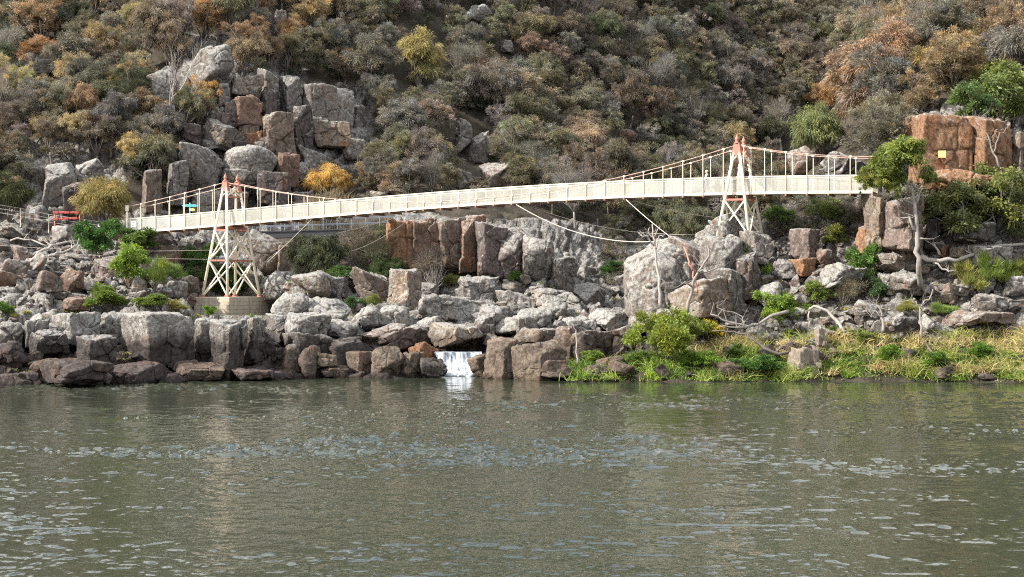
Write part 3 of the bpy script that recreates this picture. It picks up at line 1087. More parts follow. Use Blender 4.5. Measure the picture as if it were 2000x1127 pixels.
# ------------------------------------------------------------------ signs, fence, red frame
def small_things():
    # teal fingerpost
    b = hit(371, 418) or P(371, 418, 142)
    b = P(371, 425, min(b.y, 141))
    r = empty('fingerpost', b)
    top(r, 'teal fingerpost with two pointed arms at the foot of the left cliff', 'signpost')
    mb = MB()
    mb.tube([b, b + Vector((0, 0, 1.35))], 0.07, 8)
    mb.build('post', M['teal'], r, True)
    for z, sg, w in ((1.1, -1, .75), (1.1, 1, .75), (.72, 1, .5)):
        mb = MB()
        for y in (-0.09,):
            q = b + Vector((0, y, z))
            pts = [(0, -.12), (w * .75, -.12), (w, 0), (w * .75, .12), (0, .12)]
            n = len(mb.v)
            mb.v += [tuple(q + Vector((sg * x, yy, zz))) for yy in (0, .04) for x, zz in pts]
            mb.f += [tuple(n + i for i in range(5)), tuple(n + 9 - i for i in range(5))] + [(n + i, n + (i + 1) % 5, n + 5 + (i + 1) % 5, n + 5 + i) for i in range(5)]
        mb.build('sign_arm', M['teal'] if z > 1 else M['yellow'], r)
    # small information board
    b = P(63, 434, 133)
    r = empty('information_board', b)
    top(r, 'small white slanted information board on a reddish stand by the left fence', 'sign')
    mb = MB()
    mb.bar(b, b + Vector((0, 0, .85)), .28, .12)
    mb.build('stand', M['timber'], r)
    mb = MB()
    q = b + Vector((0, 0, .95))
    mb.box8([q + Vector((x * .26, y * .05 + z * .12, z * .18)) for z in (-1, 1) for x, y in ((-1, -1), (1, -1), (1, 1), (-1, 1))])
    mb.build('panel', M['white'], r)
    # red barrier frame
    a, c = P(106, 445, 132), P(160, 447, 132)
    r = empty('barrier_frame', a)
    top(r, 'bright red metal barrier frame on the path under the left cliff', 'barrier')
    for py, t in ((415, .16), (428, .14)):
        mb = MB()
        p0, p1 = P(104, py, 132), P(158 if py == 415 else 154, py + (0 if py == 415 else -2), 132)
        mb.tube([p0.lerp(p1, u) + Vector((0, 0, .03 * math.sin(u * 17))) for u in np.linspace(0, 1, 9)], t * .6, 7)
        for u in (.1, .5, .85):
            q = p0.lerp(p1, u)
            mb.bar(q - Vector((0.2, 0, 0)), q + Vector((.2, 0, .02)), .25, .2)
        mb.build('rail', M['red'], r)
    for px in (107, 156):
        mb = MB()
        mb.bar(P(px, 447, 132), P(px, 414, 132), .1, .1)
        mb.build('post', M['redpaint'], r)
    # wire fence along the path
    pts = [P(x, y, Y) for x, y, Y in ((-60, 412, 131), (-10, 422, 131.5), (40, 430, 132), (95, 442, 132.3), (165, 452, 132.6), (240, 462, 133))]
    r = empty('wire_fence', pts[0])
    top(r, 'thin wire fence with slim posts running left from the bridge end', 'fence')
    for p in pts:
        mb = MB()
        mb.bar(p - Vector((0, 0, .6)), p + Vector((0, 0, 1.05)), .06, .06)
        mb.build('post', M['wire'], r)
    mb = MB()
    for h in (.35, .7, 1.02):
        mb.tube([p + Vector((0, 0, h)) for p in pts], .018, 4)
    mb.build('wires', M['wire'], r)
    # dark low handrail along the ledge
    # yellow notice on the orange cliff
    q = P(1840, 301, 107.2)
    r = empty('notice', q)
    top(r, 'square pale yellow notice fixed on the orange cliff face', 'sign')
    mb = MB()
    mb.box8([q + Vector((x * .26, y * .02, z * .24)) for z in (-1, 1) for x, y in ((-1, -1), (1, -1), (1, 1), (-1, 1))])
    mb.build('board', M['yellow'], r)
    mb = MB()
    for x in (-.18, .18):
        mb.tube([q + Vector((x, 0.02, 0)), q + Vector((x, 1.6, 0))], .02, 5)
    mb.build('bracket', M['wire'], r)
    # white marker pole at the right end of the bridge
    q = P(1725, 332, 105.5)
    r = empty('marker_post', P(1725, 385, 107.5))
    top(r, 'white marker post behind the leaves at the right bridge end', 'post')
    mb = MB()
    mb.tube([P(1725, 375, 107.5), P(1725, 306, 107.5)], .07, 8)
    mb.build('pole', M['white'], r, True)
    mb = MB()
    mb.tube([P(1725, 306, 107.5), P(1725, 303, 107.5)], [.11, .02], 8)
    mb.build('pole_cap', M['white'], r, True)
    # plate on bush left
    q = P(199, 441, 131.5)
    r = empty('path_sign', q)
    top(r, 'small white path sign above the dark green bush near the round tree', 'sign')
    mb = MB()
    mb.box8([q + Vector((x * .3, y * .02, z * .12)) for z in (-1, 1) for x, y in ((-1, -1), (1, -1), (1, 1), (-1, 1))])
    mb.build('plate', M['white'], r)
    mb = MB()
    mb.bar(q + Vector((0, 0.06, -1.4)), q + Vector((0, 0.06, .1)), .06, .06)
    mb.build('post', M['greybark'], r)


small_things()

# ------------------------------------------------------------------ rocks
def _ico(sub):
    bm = bmesh.new()
    bmesh.ops.create_icosphere(bm, subdivisions=sub, radius=1)
    bm.verts.ensure_lookup_table()
    v = np.array([tuple(q.co) for q in bm.verts])
    f = np.array([[q.index for q in t.verts] for t in bm.faces])
    bm.free()
    return v / np.linalg.norm(v, axis=1, keepdims=True), f


ICO4, ICO5, ICO6 = _ico(4), _ico(5), _ico(6)


def rock_shape(seed, kind, dims, yaw=None, ico=ICO5, rough=1.0):
    """faceted, worn dolerite block that fills dims (x, y, z), centred on the origin"""
    r = np.random.default_rng(seed)
    dirs, f = ico
    N, D = [], []

    def add(n, d):
        n = np.array(n, float)
        N.append(n / np.linalg.norm(n))
        D.append(d)
    jit = {'b': .16, 'c': .07, 'r': .35, 'w': .22, 's': .2, 'o': .03, 'q': .045}[kind]
    for a in ((1, 0, 0), (-1, 0, 0), (0, 1, 0), (0, -1, 0), (0, 0, 1), (0, 0, -1)):
        add(np.array(a) + r.normal(0, jit, 3), 1 + r.normal(0, .06))
    if kind == 'o':                                    # whale backed outcrop with a cut left brow
        for nn, dd in (((-.8, -.2, .8), .98), ((-.3, -.1, 1), .86), ((.1, -.7, .7), 1.05), ((-.6, -.8, .1), 1.0), ((.7, -.7, .2), 1.0), ((.6, 0, .8), 1.05), ((-.4, -.8, .45), 1.08)):
            add(nn, dd)
    if kind == 'w':                                    # wedge: one big sloping top
        add((r.uniform(-.9, .9), r.uniform(-.7, .1), 1), .55)
    nc = {'b': 8, 'c': 4, 'r': 15, 'w': 8, 's': 8, 'o': 3, 'q': 4}[kind]
    for _ in range(nc):
        add(r.normal(0, 1, 3), r.uniform(.95, 1.2) if kind == 'r' else r.uniform(1.12, 1.45))
    p = {'b': 44, 'c': 50, 'r': 15, 'w': 60, 's': 40, 'o': 60, 'q': 44}[kind]
    v = np.maximum(dirs @ np.array(N).T, 0) / np.array(D)
    rad = (v ** p).sum(1) ** (-1.0 / p)
    x = dirs * rad[:, None]
    if yaw is None:
        yaw = r.uniform(0, 360)
    ca, sa = math.cos(R(yaw)), math.sin(R(yaw))
    dims = np.array(dims, float)
    x[:, :2] = x[:, :2] @ np.array([[ca, sa], [-sa, ca]])
    lo, hi = x.min(0), x.max(0)
    x = (x - (lo + hi) / 2) / (hi - lo) * dims
    size = float(dims.mean())
    q = x + seed * 3.17
    # split blocks, spalls, worn surface
    amp = rough * min(0.12 * size, 0.36)
    val, edge = cell_offset(q * (1.1 / max(.6, size * .45)), seed)
    aq = q * (1, 1, .4) if kind == 'c' else q
    dsp = amp * (0.45 * fbm(aq * (2.4 / size), 4, seed) + 1.0 * (val - .5) - np.clip(.06 - edge, 0, .06) * 8) + 0.05 * rough * fbm(aq * 2.6, 4, seed + 3) * min(1, size)
    if kind == 'r':
        dsp = dsp * .75
    x = x + dirs * dsp[:, None]
    lo, hi = x.min(0), x.max(0)
    x = (x - (lo + hi) / 2) / (hi - lo) * dims
    return x, f


TINT = {'g': (1.05, 1.04, 1.02), 'b': (1.15, 1.0, .87), 'o': (1.9, 1.22, .76), 'p': (.85, .77, .77), 't': (1.5, 1.33, 1.1), 'l': (1.2, 1.18, 1.13), 'd': (.62, .6, .6),
        'k': (1.3, 1.12, 1.04), 'm': (1.3, .98, .8)}
NROCK = [0]


def place_rock(px, py, w, h, kind, tint, lichen, label, yaw=None, name='boulder', cat='boulder', group=None, depth=None, Y=None, front=None):
    NROCK[0] += 1
    if front is None:
        front = .42 if kind == 'c' or (py + h / 2 < 430) else .2
    if Y is None:
        p = hit(px, min(py + h * 0.25, 748))
        Y = p.y if p else 110
    W, Hh = w / F * Y, h / F * Y
    D = depth if depth else 0.5 * (W + Hh) * (1.05 if kind != 's' else 1.5)
    big = w * h > 4200
    v, f = rock_shape(1000 + NROCK[0] * 7, kind, (W, D, Hh), yaw, ICO6 if big else ICO5)
    c = P(px, py, Y - D * front)
    c.z = H - (py - CY) / F * c.y
    o = link(name, np_mesh(name, v, f, True), M['rock'])
    o.location = c
    t = TINT[tint]
    j = random.uniform(.9, 1.1)
    o.color = (t[0] * j, t[1] * j, t[2] * j, lichen)
    top(o, label, cat, group)
    return o


# px, py, width, height, kind, tint, lichen(0..1), yaw, label
BIG = [
    # --- left shore ledge
    (309, 664, 148, 112, 'q', 'l', .75, 42, 'largest squared boulder of the left shore ledge with a dark right face'),
    (403, 672, 72, 104, 'q', 'l', .7, 30, 'pale flared boulder between the largest ledge block and the dark pillar below the pier'),
    (447, 684, 70, 122, 'q', 'g', .6, 62, 'dark sheer rock pillar standing straight below the concrete pier'),
    (497, 668, 48, 98, 'q', 'l', .65, 55, 'narrow pale topped pillar at the right end of the ledge under the pier'),
    (150, 646, 100, 76, 'q', 'l', .8, 50, 'broad lichen speckled block in the left shore ledge beside the grassy tufts'),
    (203, 638, 42, 56, 'b', 'g', .7, 60, 'upright speckled block wedged between two broad pale blocks on the left ledge'),
    (230, 640, 60, 66, 'q', 'l', .75, 45, 'round shouldered pale block tucked behind the largest ledge boulder'),
    (74, 652, 56, 62, 'b', 'g', .65, 40, 'blocky grey boulder with flat pale top near the far left of the ledge'),
    (20, 656, 60, 56, 'b', 'g', .6, 20, 'grey block cut by the left edge of the photo above the dark rocks'),
    (97, 672, 84, 60, 'b', 'd', .5, 45, 'dark faced low block with pale cap under the broad speckled block'),
    (186, 687, 90, 68, 'q', 'g', .5, 40, 'overhanging square block with black face low in the left ledge'),
    (20, 694, 74, 58, 'r', 'p', .3, 10, 'dark rounded rock at the left edge just above the waterside slabs'),
    (58, 702, 60, 42, 'w', 'b', .3, 30, 'small brown wedge rock beside the dark rounded rock at the left edge'),
    (58, 741, 120, 46, 's', 'p', .1, 15, 'low dark pointed slab reaching into the water at far left'),
    (150, 728, 150, 58, 's', 'p', .15, 40, 'long wavy dark slab lying along the water at left'),
    (262, 730, 140, 52, 's', 'p', .2, 70, 'grey purple knobbly slab at the waterline below the largest ledge block'),
    (388, 726, 116, 52, 'w', 'b', .2, 30, 'brown flat topped slab at the waterline in front of the dark pillar'),
    (226, 746, 84, 24, 's', 'k', .1, 20, 'small pinkish slab just touching the water left of the knobbly slab'),
    (325, 742, 80, 28, 's', 'p', .1, 60, 'thin dark slab half sunk before the flat topped brown slab'),
    (95, 716, 90, 34, 'r', 'b', .2, 0, 'brown hump of rock behind the long wavy dark slab'),
    (488, 733, 92, 32, 's', 'p', .1, 15, 'low wet slab left of the split boulder at the waterline'),
    (543, 737, 62, 27, 's', 'p', .1, 45, 'small wet slab touching the left side of the split boulder'),
    # --- middle pile down to the fall
    (570, 708, 44, 72, 'r', 'b', .15, 20, 'left half of the smooth split boulder standing in the water'),
    (604, 710, 42, 72, 'r', 'b', .12, 60, 'right half of the smooth split boulder, darker, standing in the water'),
    (705, 712, 60, 54, 'q', 't', .1, 42, 'faceted tan boulder by the water with a dark right face'),
    (757, 708, 66, 66, 'r', 't', .05, 20, 'water smoothed tan boulder with a rounded shoulder left of the fall'),
    (803, 712, 56, 54, 'b', 't', .05, 50, 'smooth tan boulder with black right side next to the fall'),
    (846, 718, 58, 40, 'w', 'd', .05, 20, 'low dark rock at the left foot of the waterfall'),
    (932, 714, 40, 46, 'r', 't', .05, 20, 'smooth tan knob at the right foot of the waterfall'),
    (650, 727, 64, 28, 's', 'b', .1, 20, 'flat brown rock at the waterline right of the split boulder'),
    (692, 736, 56, 22, 's', 'p', .1, 60, 'thin grey rock awash in front of the faceted tan boulder'),
    (634, 704, 54, 34, 'w', 't', .1, 15, 'little tan wedge rock behind the flat brown waterline rock'),
    (600, 676, 104, 58, 'b', 'g', .5, 25, 'long grey ledge rock behind the split boulder'),
    (545, 648, 60, 72, 'b', 'g', .55, 35, 'dark jointed rock between the end pillar and the grey ledge rock'),
    (519, 672, 44, 58, 'b', 'p', .4, 15, 'shadowy rock filling the gap right of the end pillar'),
    (640, 612, 88, 66, 'r', 'l', .85, 20, 'rounded lichen white boulder in the middle of the jumble'),
    (576, 604, 88, 66, 'r', 'g', .85, 50, 'rounded speckled boulder right of the concrete pier'),
    (602, 642, 96, 72, 'b', 'g', .75, 30, 'squared grey boulder below the two rounded speckled boulders'),
    (652, 690, 110, 64, 'b', 'g', .55, 45, 'broad dark bodied boulder with pale crest above the tan boulders'),
    (664, 648, 74, 50, 'r', 'g', .7, 10, 'mid sized speckled rock between the squared boulder and the slanting slab'),
    (727, 622, 90, 50, 'r', 'l', .8, 30, 'low pale rounded rock under the dark sided wedge boulder'),
    (768, 618, 60, 44, 'r', 'g', .7, 70, 'small grey rock left of the upright knob stone'),
    (781, 620, 40, 48, 'c', 'l', .7, 20, 'upright knob stone with rounded head above the slanting brown slab'),
    (758, 660, 112, 58, 'w', 'k', .35, 40, 'slanting brown slab with a smooth pale flank above the tan boulders'),
    (815, 660, 72, 56, 'w', 'b', .4, 20, 'brown rough rock stepping down to the fall'),
    (828, 688, 62, 44, 'b', 'o', .05, 35, 'orange washed rock left of the top of the fall'),
    (726, 560, 88, 78, 'w', 'b', .5, 40, 'big wedge boulder with dark right face beside the tilted bright block'),
    (790, 570, 68, 92, 'q', 't', .6, 55, 'tilted block with bright flat top and rusty underside above the jumble'),
    (553, 560, 74, 62, 'r', 'g', .7, 10, 'grey boulder at the foot of the trestle shade'),
    (610, 556, 84, 56, 'r', 'b', .6, 60, 'brownish boulder below the left trestle'),
    (654, 566, 56, 56, 'r', 'g', .7, 25, 'grey boulder left of the big wedge boulder'),
    (530, 566, 54, 62, 'r', 'l', .6, 20, 'pale boulder a little right of the left tower legs'),
    (522, 600, 52, 54, 'b', 'g', .65, 40, 'grey boulder touching the right side of the concrete pier'),
    (853, 604, 84, 62, 'b', 'g', .7, 15, 'grey jointed boulder right of the tilted bright block'),
    (908, 606, 120, 60, 's', 'l', .75, 35, 'broad sloping speckled slab above the overhang'),
    (888, 656, 112, 52, 's', 't', .5, 25, 'overhanging tan slab with black hollow right above the waterfall'),
    (842, 636, 56, 40, 'r', 'g', .6, 60, 'small rock left of the overhanging tan slab'),
    (945, 640, 54, 62, 'b', 'p', .5, 20, 'dark upright rock between overhang and right hand tan block'),
    (962, 618, 52, 44, 'r', 'l', .7, 45, 'pale lump of rock behind the dark upright rock'),
    (985, 702, 86, 88, 'q', 't', .2, 50, 'smooth tan block at the right side of the waterfall'),
    (1052, 706, 112, 84, 'q', 't', .2, 48, 'large tan wedge with deep cracks and a shaded right side by the water'),
    (1058, 664, 116, 50, 'b', 't', .45, 20, 'pale tan cap rock lying on the tan wedge'),
    (1106, 676, 56, 80, 'q', 'b', .3, 60, 'black shadowed pillar face at the right end of the tan rocks'),
    (1076, 722, 76, 40, 'b', 'b', .1, 30, 'low brown block at the waterline under the tan wedge'),
    (1000, 636, 76, 40, 'r', 'l', .75, 15, 'flat pale rock above the smooth tan block'),
    (1042, 624, 74, 46, 'r', 'g', .75, 55, 'grey rounded rock behind the pale tan cap rock'),
    (1080, 612, 60, 46, 'r', 'g', .7, 5, 'grey rock at the mouth of the dry side gully'),
    (1020, 640, 30, 44, 'c', 'l', .6, 30, 'small upright pale stone between two flat rocks'),
    (1130, 640, 92, 48, 's', 'l', .95, 20, 'flat whitish slab leading to the great pale outcrop'),
    (1192, 628, 84, 52, 's', 'l', .95, 60, 'whitish sloping slab at the foot of the great pale outcrop'),
    (1150, 672, 90, 56, 'b', 'b', .45, 35, 'brown faced block under the whitish slabs'),
    (1212, 662, 84, 54, 'b', 'b', .5, 20, 'brown broken block left of the yellow green bush'),
    (1085, 588, 110, 52, 's', 'g', .65, 30, 'broad grey slab in the dry side gully'),
    (1140, 578, 90, 54, 's', 'g', .6, 60, 'grey slab sloping into the gully left of the great outcrop'),
    (1003, 592, 72, 52, 'b', 'g', .6, 20, 'squared grey rock at the base of the brown cliff'),
    (934, 566, 84, 60, 'b', 'g', .65, 40, 'grey ledge block below the columned cliff'),
    # --- right bank shore
    (1192, 716, 58, 42, 'b', 't', .1, 20, 'tan broken block on the grassy right shore'),
    (1216, 722, 54, 34, 'w', 'b', .15, 60, 'brown shard rock next to the tan broken block on the shore'),
    (1161, 726, 62, 28, 's', 'b', .1, 30, 'flat brown rock at the grassy waterline beneath the bank'),
    (1208, 690, 34, 36, 'w', 'b', .3, 15, 'small pointed rock poking up above the tan broken block'),
    (1421, 722, 78, 38, 'w', 'b', .1, 65, 'dark triangular wedge rock on the shore among green grass'),
    (1432, 690, 46, 36, 'r', 't', .3, 20, 'pale rounded rock in grass above the dark triangular wedge'),
    (1845, 730, 42, 24, 'w', 't', .1, 30, 'small tan shard rock standing at the right waterline'),
    (1925, 736, 32, 14, 'r', 'p', .1, 10, 'small dark stone awash near the right edge'),
    # --- great pale outcrop
    (1282, 562, 124, 176, 'o', 'l', .65, 8, 'great pale outcrop with sheer left brow above the yellow green bush'),
    (1330, 530, 116, 124, 'w', 'k', .55, 30, 'grey middle block of the great outcrop behind the white dead tree'),
    (1236, 632, 100, 56, 'w', 'l', .8, 35, 'whitish ramp of rock running down left from the great outcrop'),
    (1366, 506, 120, 92, 'w', 'k', .55, 25, 'reddish topped boulder leaning on the great pale outcrop'),
    (1372, 582, 132, 98, 'b', 't', .5, 35, 'orange tinged block filling the lower middle of the great outcrop'),
    (1405, 530, 100, 150, 'b', 'g', .5, 45, 'tall shaded grey block at the right of the great outcrop'),
    (1424, 470, 84, 104, 'b', 'g', .6, 40, 'peaked boulder directly under the right tower leg'),
    (1384, 478, 80, 76, 'w', 'l', .6, 20, 'pale ramp of rock rising towards the right tower'),
    (1256, 604, 56, 64, 'q', 'l', .7, 35, 'pale broken block at the left foot of the great outcrop'),
    (1336, 556, 56, 92, 'q', 'g', .55, 50, 'grey rib splitting the front of the great outcrop'),
    (1424, 574, 66, 100, 'q', 'g', .5, 40, 'shaded grey block with a sheer side right of the orange tinged block'),
    (1290, 486, 70, 44, 'w', 'l', .7, 20, 'sloping pale cap on the left brow of the great outcrop'),
    (1316, 628, 110, 52, 'b', 'g', .6, 20, 'grey base rock of the great outcrop behind the bush'),
    (1476, 488, 66, 76, 'b', 'l', .55, 30, 'pale block beneath the right tower feet'),
    (1459, 540, 60, 96, 'c', 'd', .4, 35, 'dark upright block behind the leafy creeper right of the outcrop'),
    # --- right scree
    (1571, 478, 62, 64, 'q', 'k', .4, 45, 'squared brown boulder standing above the orange slab on the right slope'),
    (1567, 523, 56, 40, 'q', 'o', .3, 35, 'orange faced slab on the right slope'),
    (1611, 504, 36, 38, 'r', 'b', .3, 20, 'round brown stone right of the squared brown boulder'),
    (1530, 526, 46, 42, 'r', 'g', .6, 10, 'grey stone left of the orange faced slab'),
    (1645, 540, 84, 54, 's', 'l', .7, 25, 'long pale slab in the middle of the right scree'),
    (1715, 436, 56, 116, 'c', 't', .45, 25, 'left pale column of the cliff under the bridge end'),
    (1766, 440, 76, 116, 'c', 'k', .45, 35, 'tall pale brown cliff block under the bridge end'),
    (1769, 480, 74, 66, 'c', 'm', .3, 40, 'rusty streaked lower block of the cliff under the bridge end'),
    (1742, 512, 96, 44, 's', 't', .5, 15, 'sloping pale slab at the foot of the bridge end cliff'),
    (1690, 470, 40, 60, 'b', 'o', .25, 30, 'orange block left of the bridge end cliff'),
    (1770, 552, 66, 58, 'w', 'l', .5, 40, 'pale boulder with a blue grey shaded underside in the right scree'),
    (1736, 556, 44, 48, 'b', 'l', .7, 20, 'upright pale stone left of the shaded underside boulder'),
    (1694, 604, 60, 38, 'w', 'l', .6, 35, 'grey white block low in the right scree'),
    (1846, 492, 44, 28, 'w', 'o', .3, 20, 'orange tilted stone under the olive bushes'),
    (1874, 494, 44, 30, 'b', 't', .5, 60, 'tan slab stone under the olive bushes behind the driftwood'),
    (1822, 458, 34, 66, 'c', 'p', .3, 40, 'dark purple pillar stone in the shade of the olive bushes'),
    (1900, 458, 78, 46, 's', 'd', .4, 30, 'shaded flat rock under the olive bushes'),
    (1936, 508, 82, 66, 'w', 'l', .7, 20, 'big pale sloping boulder above the driftwood at right'),
    (1882, 560, 36, 36, 'b', 'l', .5, 20, 'small blue grey stone below the driftwood log'),
    (1853, 574, 34, 40, 'b', 'b', .3, 45, 'brown upright stone below the driftwood log'),
    (1910, 622, 130, 34, 's', 'k', .3, 10, 'long low brown rock shelf above the golden grass'),
    (1947, 596, 100, 46, 'w', 'l', .6, 30, 'pale ledge rock above the golden grass at the right edge'),
    (1888, 600, 24, 24, 'r', 'l', .9, 20, 'small white stone on the bank above the golden grass'),
    (1984, 560, 50, 44, 'r', 'g', .6, 20, 'grey boulder at the right edge of the scree'),
    (1512, 580, 64, 60, 'r', 'l', .7, 20, 'rounded pale boulder right of the fallen branches'),
    # --- orange cliff
    (1834, 300, 112, 150, 'c', 'o', .32, 8, 'left block of the tall orange cliff carrying the yellow notice'),
    (1922, 298, 88, 144, 'c', 'o', .34, 14, 'right block of the tall orange cliff behind the thin bare tree'),
    (1984, 306, 58, 90, 'c', 't', .3, 30, 'pale orange block beyond the black cleft at the right edge'),
    (1800, 258, 50, 60, 'b', 'l', .6, 30, 'white washed shoulder at the left top of the orange cliff'),
    (1870, 352, 120, 40, 's', 'o', .2, 10, 'orange ledge at the foot of the tall orange cliff'),
    (1567, 318, 62, 64, 'r', 'k', .45, 20, 'rounded pinkish boulder behind the bridge hangers right of the tower'),
    (1650, 326, 96, 60, 'w', 'd', .5, 30, 'dark boulder behind the right end hangers under the green sheoak'),
    (1972, 74, 52, 62, 'b', 'd', .5, 30, 'dark crag above the green tree at the top right corner'),
    # --- left upper cliffs
    (409, 132, 94, 92, 'r', 'g', .55, 20, 'huge rounded boulder perched at the top of the left cliff'),
    (438, 186, 26, 52, 'c', 'g', .5, 30, 'slim grey pillar under the huge perched boulder'),
    (437, 262, 86, 66, 'w', 'l', .5, 50, 'tilted angular slab with pale upper face jutting from the left cliff'),
    (412, 278, 62, 34, 'w', 'g', .5, 20, 'grey flat rock below the tilted angular slab'),
    (393, 332, 86, 100, 'r', 'g', .55, 20, 'rounded grey cliff buttress left of the left tower'),
    (347, 360, 50, 92, 'c', 'g', .55, 30, 'narrow grey buttress behind the left end hangers'),
    (490, 334, 112, 96, 'r', 'g', .65, 30, 'wide mottled boulder directly behind the left tower top'),
    (482, 172, 70, 54, 'b', 'b', .45, 15, 'squared brown block high in the stacked column of the left cliff'),
    (484, 218, 62, 64, 'c', 'm', .2, 25, 'rusty brown block in the middle of the stacked column'),
    (524, 214, 42, 74, 'c', 'p', .3, 40, 'dark sliver of cliff right of the rusty brown block'),
    (568, 190, 50, 90, 'c', 'g', .5, 30, 'grey fluted pillar right of the stacked column'),
    (486, 256, 60, 40, 'b', 'b', .3, 15, 'brown block under the rusty brown block'),
    (494, 278, 44, 44, 'c', 'o', .0, 25, 'bright orange block at the base of the stacked column'),
    (545, 272, 74, 100, 'c', 'b', .35, 20, 'brown fluted cliff face below the grey fluted pillar'),
    (562, 332, 50, 72, 'c', 'm', .1, 35, 'dark rusty cleft block above the bridge cables'),
    (530, 372, 76, 76, 'c', 'p', .3, 10, 'dark purple cliff foot behind the hangers right of the left tower'),
    (622, 214, 82, 96, 'c', 'g', .45, 20, 'square grey cliff block with white streaks at its right'),
    (666, 218, 54, 100, 'c', 'l', .75, 30, 'white streaked column beside the square grey cliff block'),
    (694, 234, 40, 56, 'b', 'g', .6, 40, 'grey knob at the right end of the white streaked cliff'),
    (642, 266, 96, 56, 'c', 't', .4, 15, 'tan ledge block below the white streaked column'),
    (547, 50, 32, 58, 'c', 'k', .6, 30, 'isolated pale topped crag high on the hillside'),
    (590, 338, 36, 46, 'r', 'g', .6, 30, 'round grey rock left of the golden bush behind the bridge'),
    (112, 374, 84, 116, 'b', 'g', .6, 30, 'broad grey crag above the red barrier at left'),
    (170, 344, 76, 66, 'r', 'l', .6, 20, 'rounded pale shoulder behind the round olive tree'),
    (141, 392, 40, 76, 'c', 'p', .2, 20, 'smooth purple grey rock face beside the round olive tree'),
    (296, 376, 44, 90, 'c', 'b', .4, 30, 'brown cleft face between the round tree and the bridge end'),
    (318, 166, 60, 80, 'r', 'g', .6, 20, 'pale rock behind the bare grey tree'),
    (72, 126, 76, 50, 'r', 'l', .6, 20, 'pale outcrop showing among rusty trees at far left'),
    (936, 28, 58, 36, 'r', 'l', .6, 30, 'pale crag at the top of the hillside in the middle'),
    (990, 92, 28, 26, 'b', 'l', .7, 30, 'small white crag alone on the middle hillside'),
    (790, 376, 66, 20, 'r', 'k', .4, 30, 'low pinkish rock showing above the middle of the bridge'),
    (905, 268, 36, 70, 'b', 'l', .6, 20, 'grey white rib of rock on the hillside above the middle of the bridge'),
    (936, 288, 44, 66, 'b', 'g', .5, 50, 'grey rib of rock next to the grey white rib'),
    (1228, 270, 40, 36, 'r', 'm', .1, 30, 'reddish earth coloured rock on the dark middle hillside'),
    (1172, 338, 22, 30, 'r', 'l', .5, 30, 'small pale rock just above the bridge rail in mid span'),
    (512, 304, 46, 76, 'c', 'p', .3, 20, 'dark narrow face between the orange block and the brown fluted face'),
    (466, 302, 46, 56, 'q', 'd', .3, 40, 'shaded block in the hollow above the mottled boulder'),
    (592, 258, 44, 104, 'c', 'd', .35, 15, 'dark cleft wall between the fluted pillar and the square grey block'),
    (606, 316, 60, 64, 'b', 'g', .5, 30, 'grey block at the foot of the square grey cliff block'),
    (452, 226, 44, 60, 'c', 'p', .35, 20, 'shaded pillar above the tilted angular slab'),
    (524, 160, 44, 54, 'b', 'g', .5, 30, 'grey block at the top right of the stacked column'),
    (452, 396, 74, 54, 'c', 'p', .3, 20, 'dark cliff foot behind the left tower legs above the deck'),
    (400, 398, 66, 54, 'c', 'g', .4, 25, 'grey cliff foot behind the teal fingerpost'),
    (586, 396, 56, 50, 'b', 'p', .4, 25, 'dark rock foot behind the hangers left of the golden bush'),
    (322, 300, 50, 50, 'b', 'g', .5, 25, 'grey rock in the hollow left of the rounded cliff buttress'),
    (372, 262, 44, 40, 'b', 'p', .4, 25, 'shaded rock left of the tilted angular slab'),
    (690, 292, 50, 50, 'b', 'g', .55, 25, 'grey rock below the knob of the white streaked cliff'),
    (968, 342, 66, 56, 'w', 'b', .4, 25, 'brown sloping rock above the bridge rail below the grey ribs'),
    (1000, 362, 44, 30, 'w', 'm', .2, 40, 'small red brown rock resting just above the bridge rail in mid span'),
    (905, 352, 44, 40, 'b', 'g', .5, 30, 'grey lump of rock among scrub above the bridge middle'),
    (742, 384, 40, 22, 'r', 'k', .4, 30, 'low pink stone above the rail right of the golden bush'),
    # --- brown columned cliff under the bridge
    (784, 480, 64, 104, 'c', 'o', .1, 20, 'orange rock buttress at the right of the trestles'),
    (828, 480, 70, 106, 'c', 'm', .25, 25, 'red brown column next to the orange buttress'),
    (874, 482, 74, 114, 'c', 'b', .4, 30, 'brown column in the middle of the cliff under the bridge'),
    (918, 478, 66, 118, 'c', 'm', .35, 35, 'streaked red brown column under the bridge'),
    (960, 490, 66, 116, 'c', 'p', .4, 20, 'dark column right of the streaked column under the bridge'),
    (1005, 500, 74, 116, 'r', 'p', .5, 30, 'purple grey bulging crag under the bridge middle'),
    (1052, 514, 66, 110, 'r', 'g', .6, 20, 'grey crag sloping down right of the bulging crag'),
    (1100, 536, 64, 90, 'b', 'g', .55, 30, 'lower grey crag stepping towards the gully'),
    (1146, 548, 54, 60, 'b', 'g', .5, 20, 'last grey step of the crag above the gully'),
    (971, 532, 52, 66, 'b', 'g', .6, 40, 'grey block at the foot of the dark column'),
    (526, 496, 76, 96, 'r', 'b', .5, 30, 'brown rounded crag right behind the left tower legs'),
    (560, 512, 42, 66, 'c', 'b', .4, 20, 'brown crag edge left of the trestles'),
    # --- left scree
    (212, 528, 74, 58, 'w', 'k', .35, 20, 'big pinkish slab rock in the left scree below the dark green bush'),
    (94, 552, 56, 48, 'w', 'k', .3, 40, 'pinkish angular boulder in the sunlit left scree'),
    (142, 548, 46, 48, 'w', 'm', .2, 50, 'brown pyramid boulder with dark right side in the left scree'),
    (148, 594, 58, 30, 'r', 'm', .15, 20, 'rounded red brown boulder just above the left ledge'),
    (42, 498, 32, 40, 'b', 'k', .3, 40, 'upright pinkish block among driftwood at far left'),
    (66, 448, 36, 24, 'w', 'b', .3, 20, 'brown boulder below the information board'),
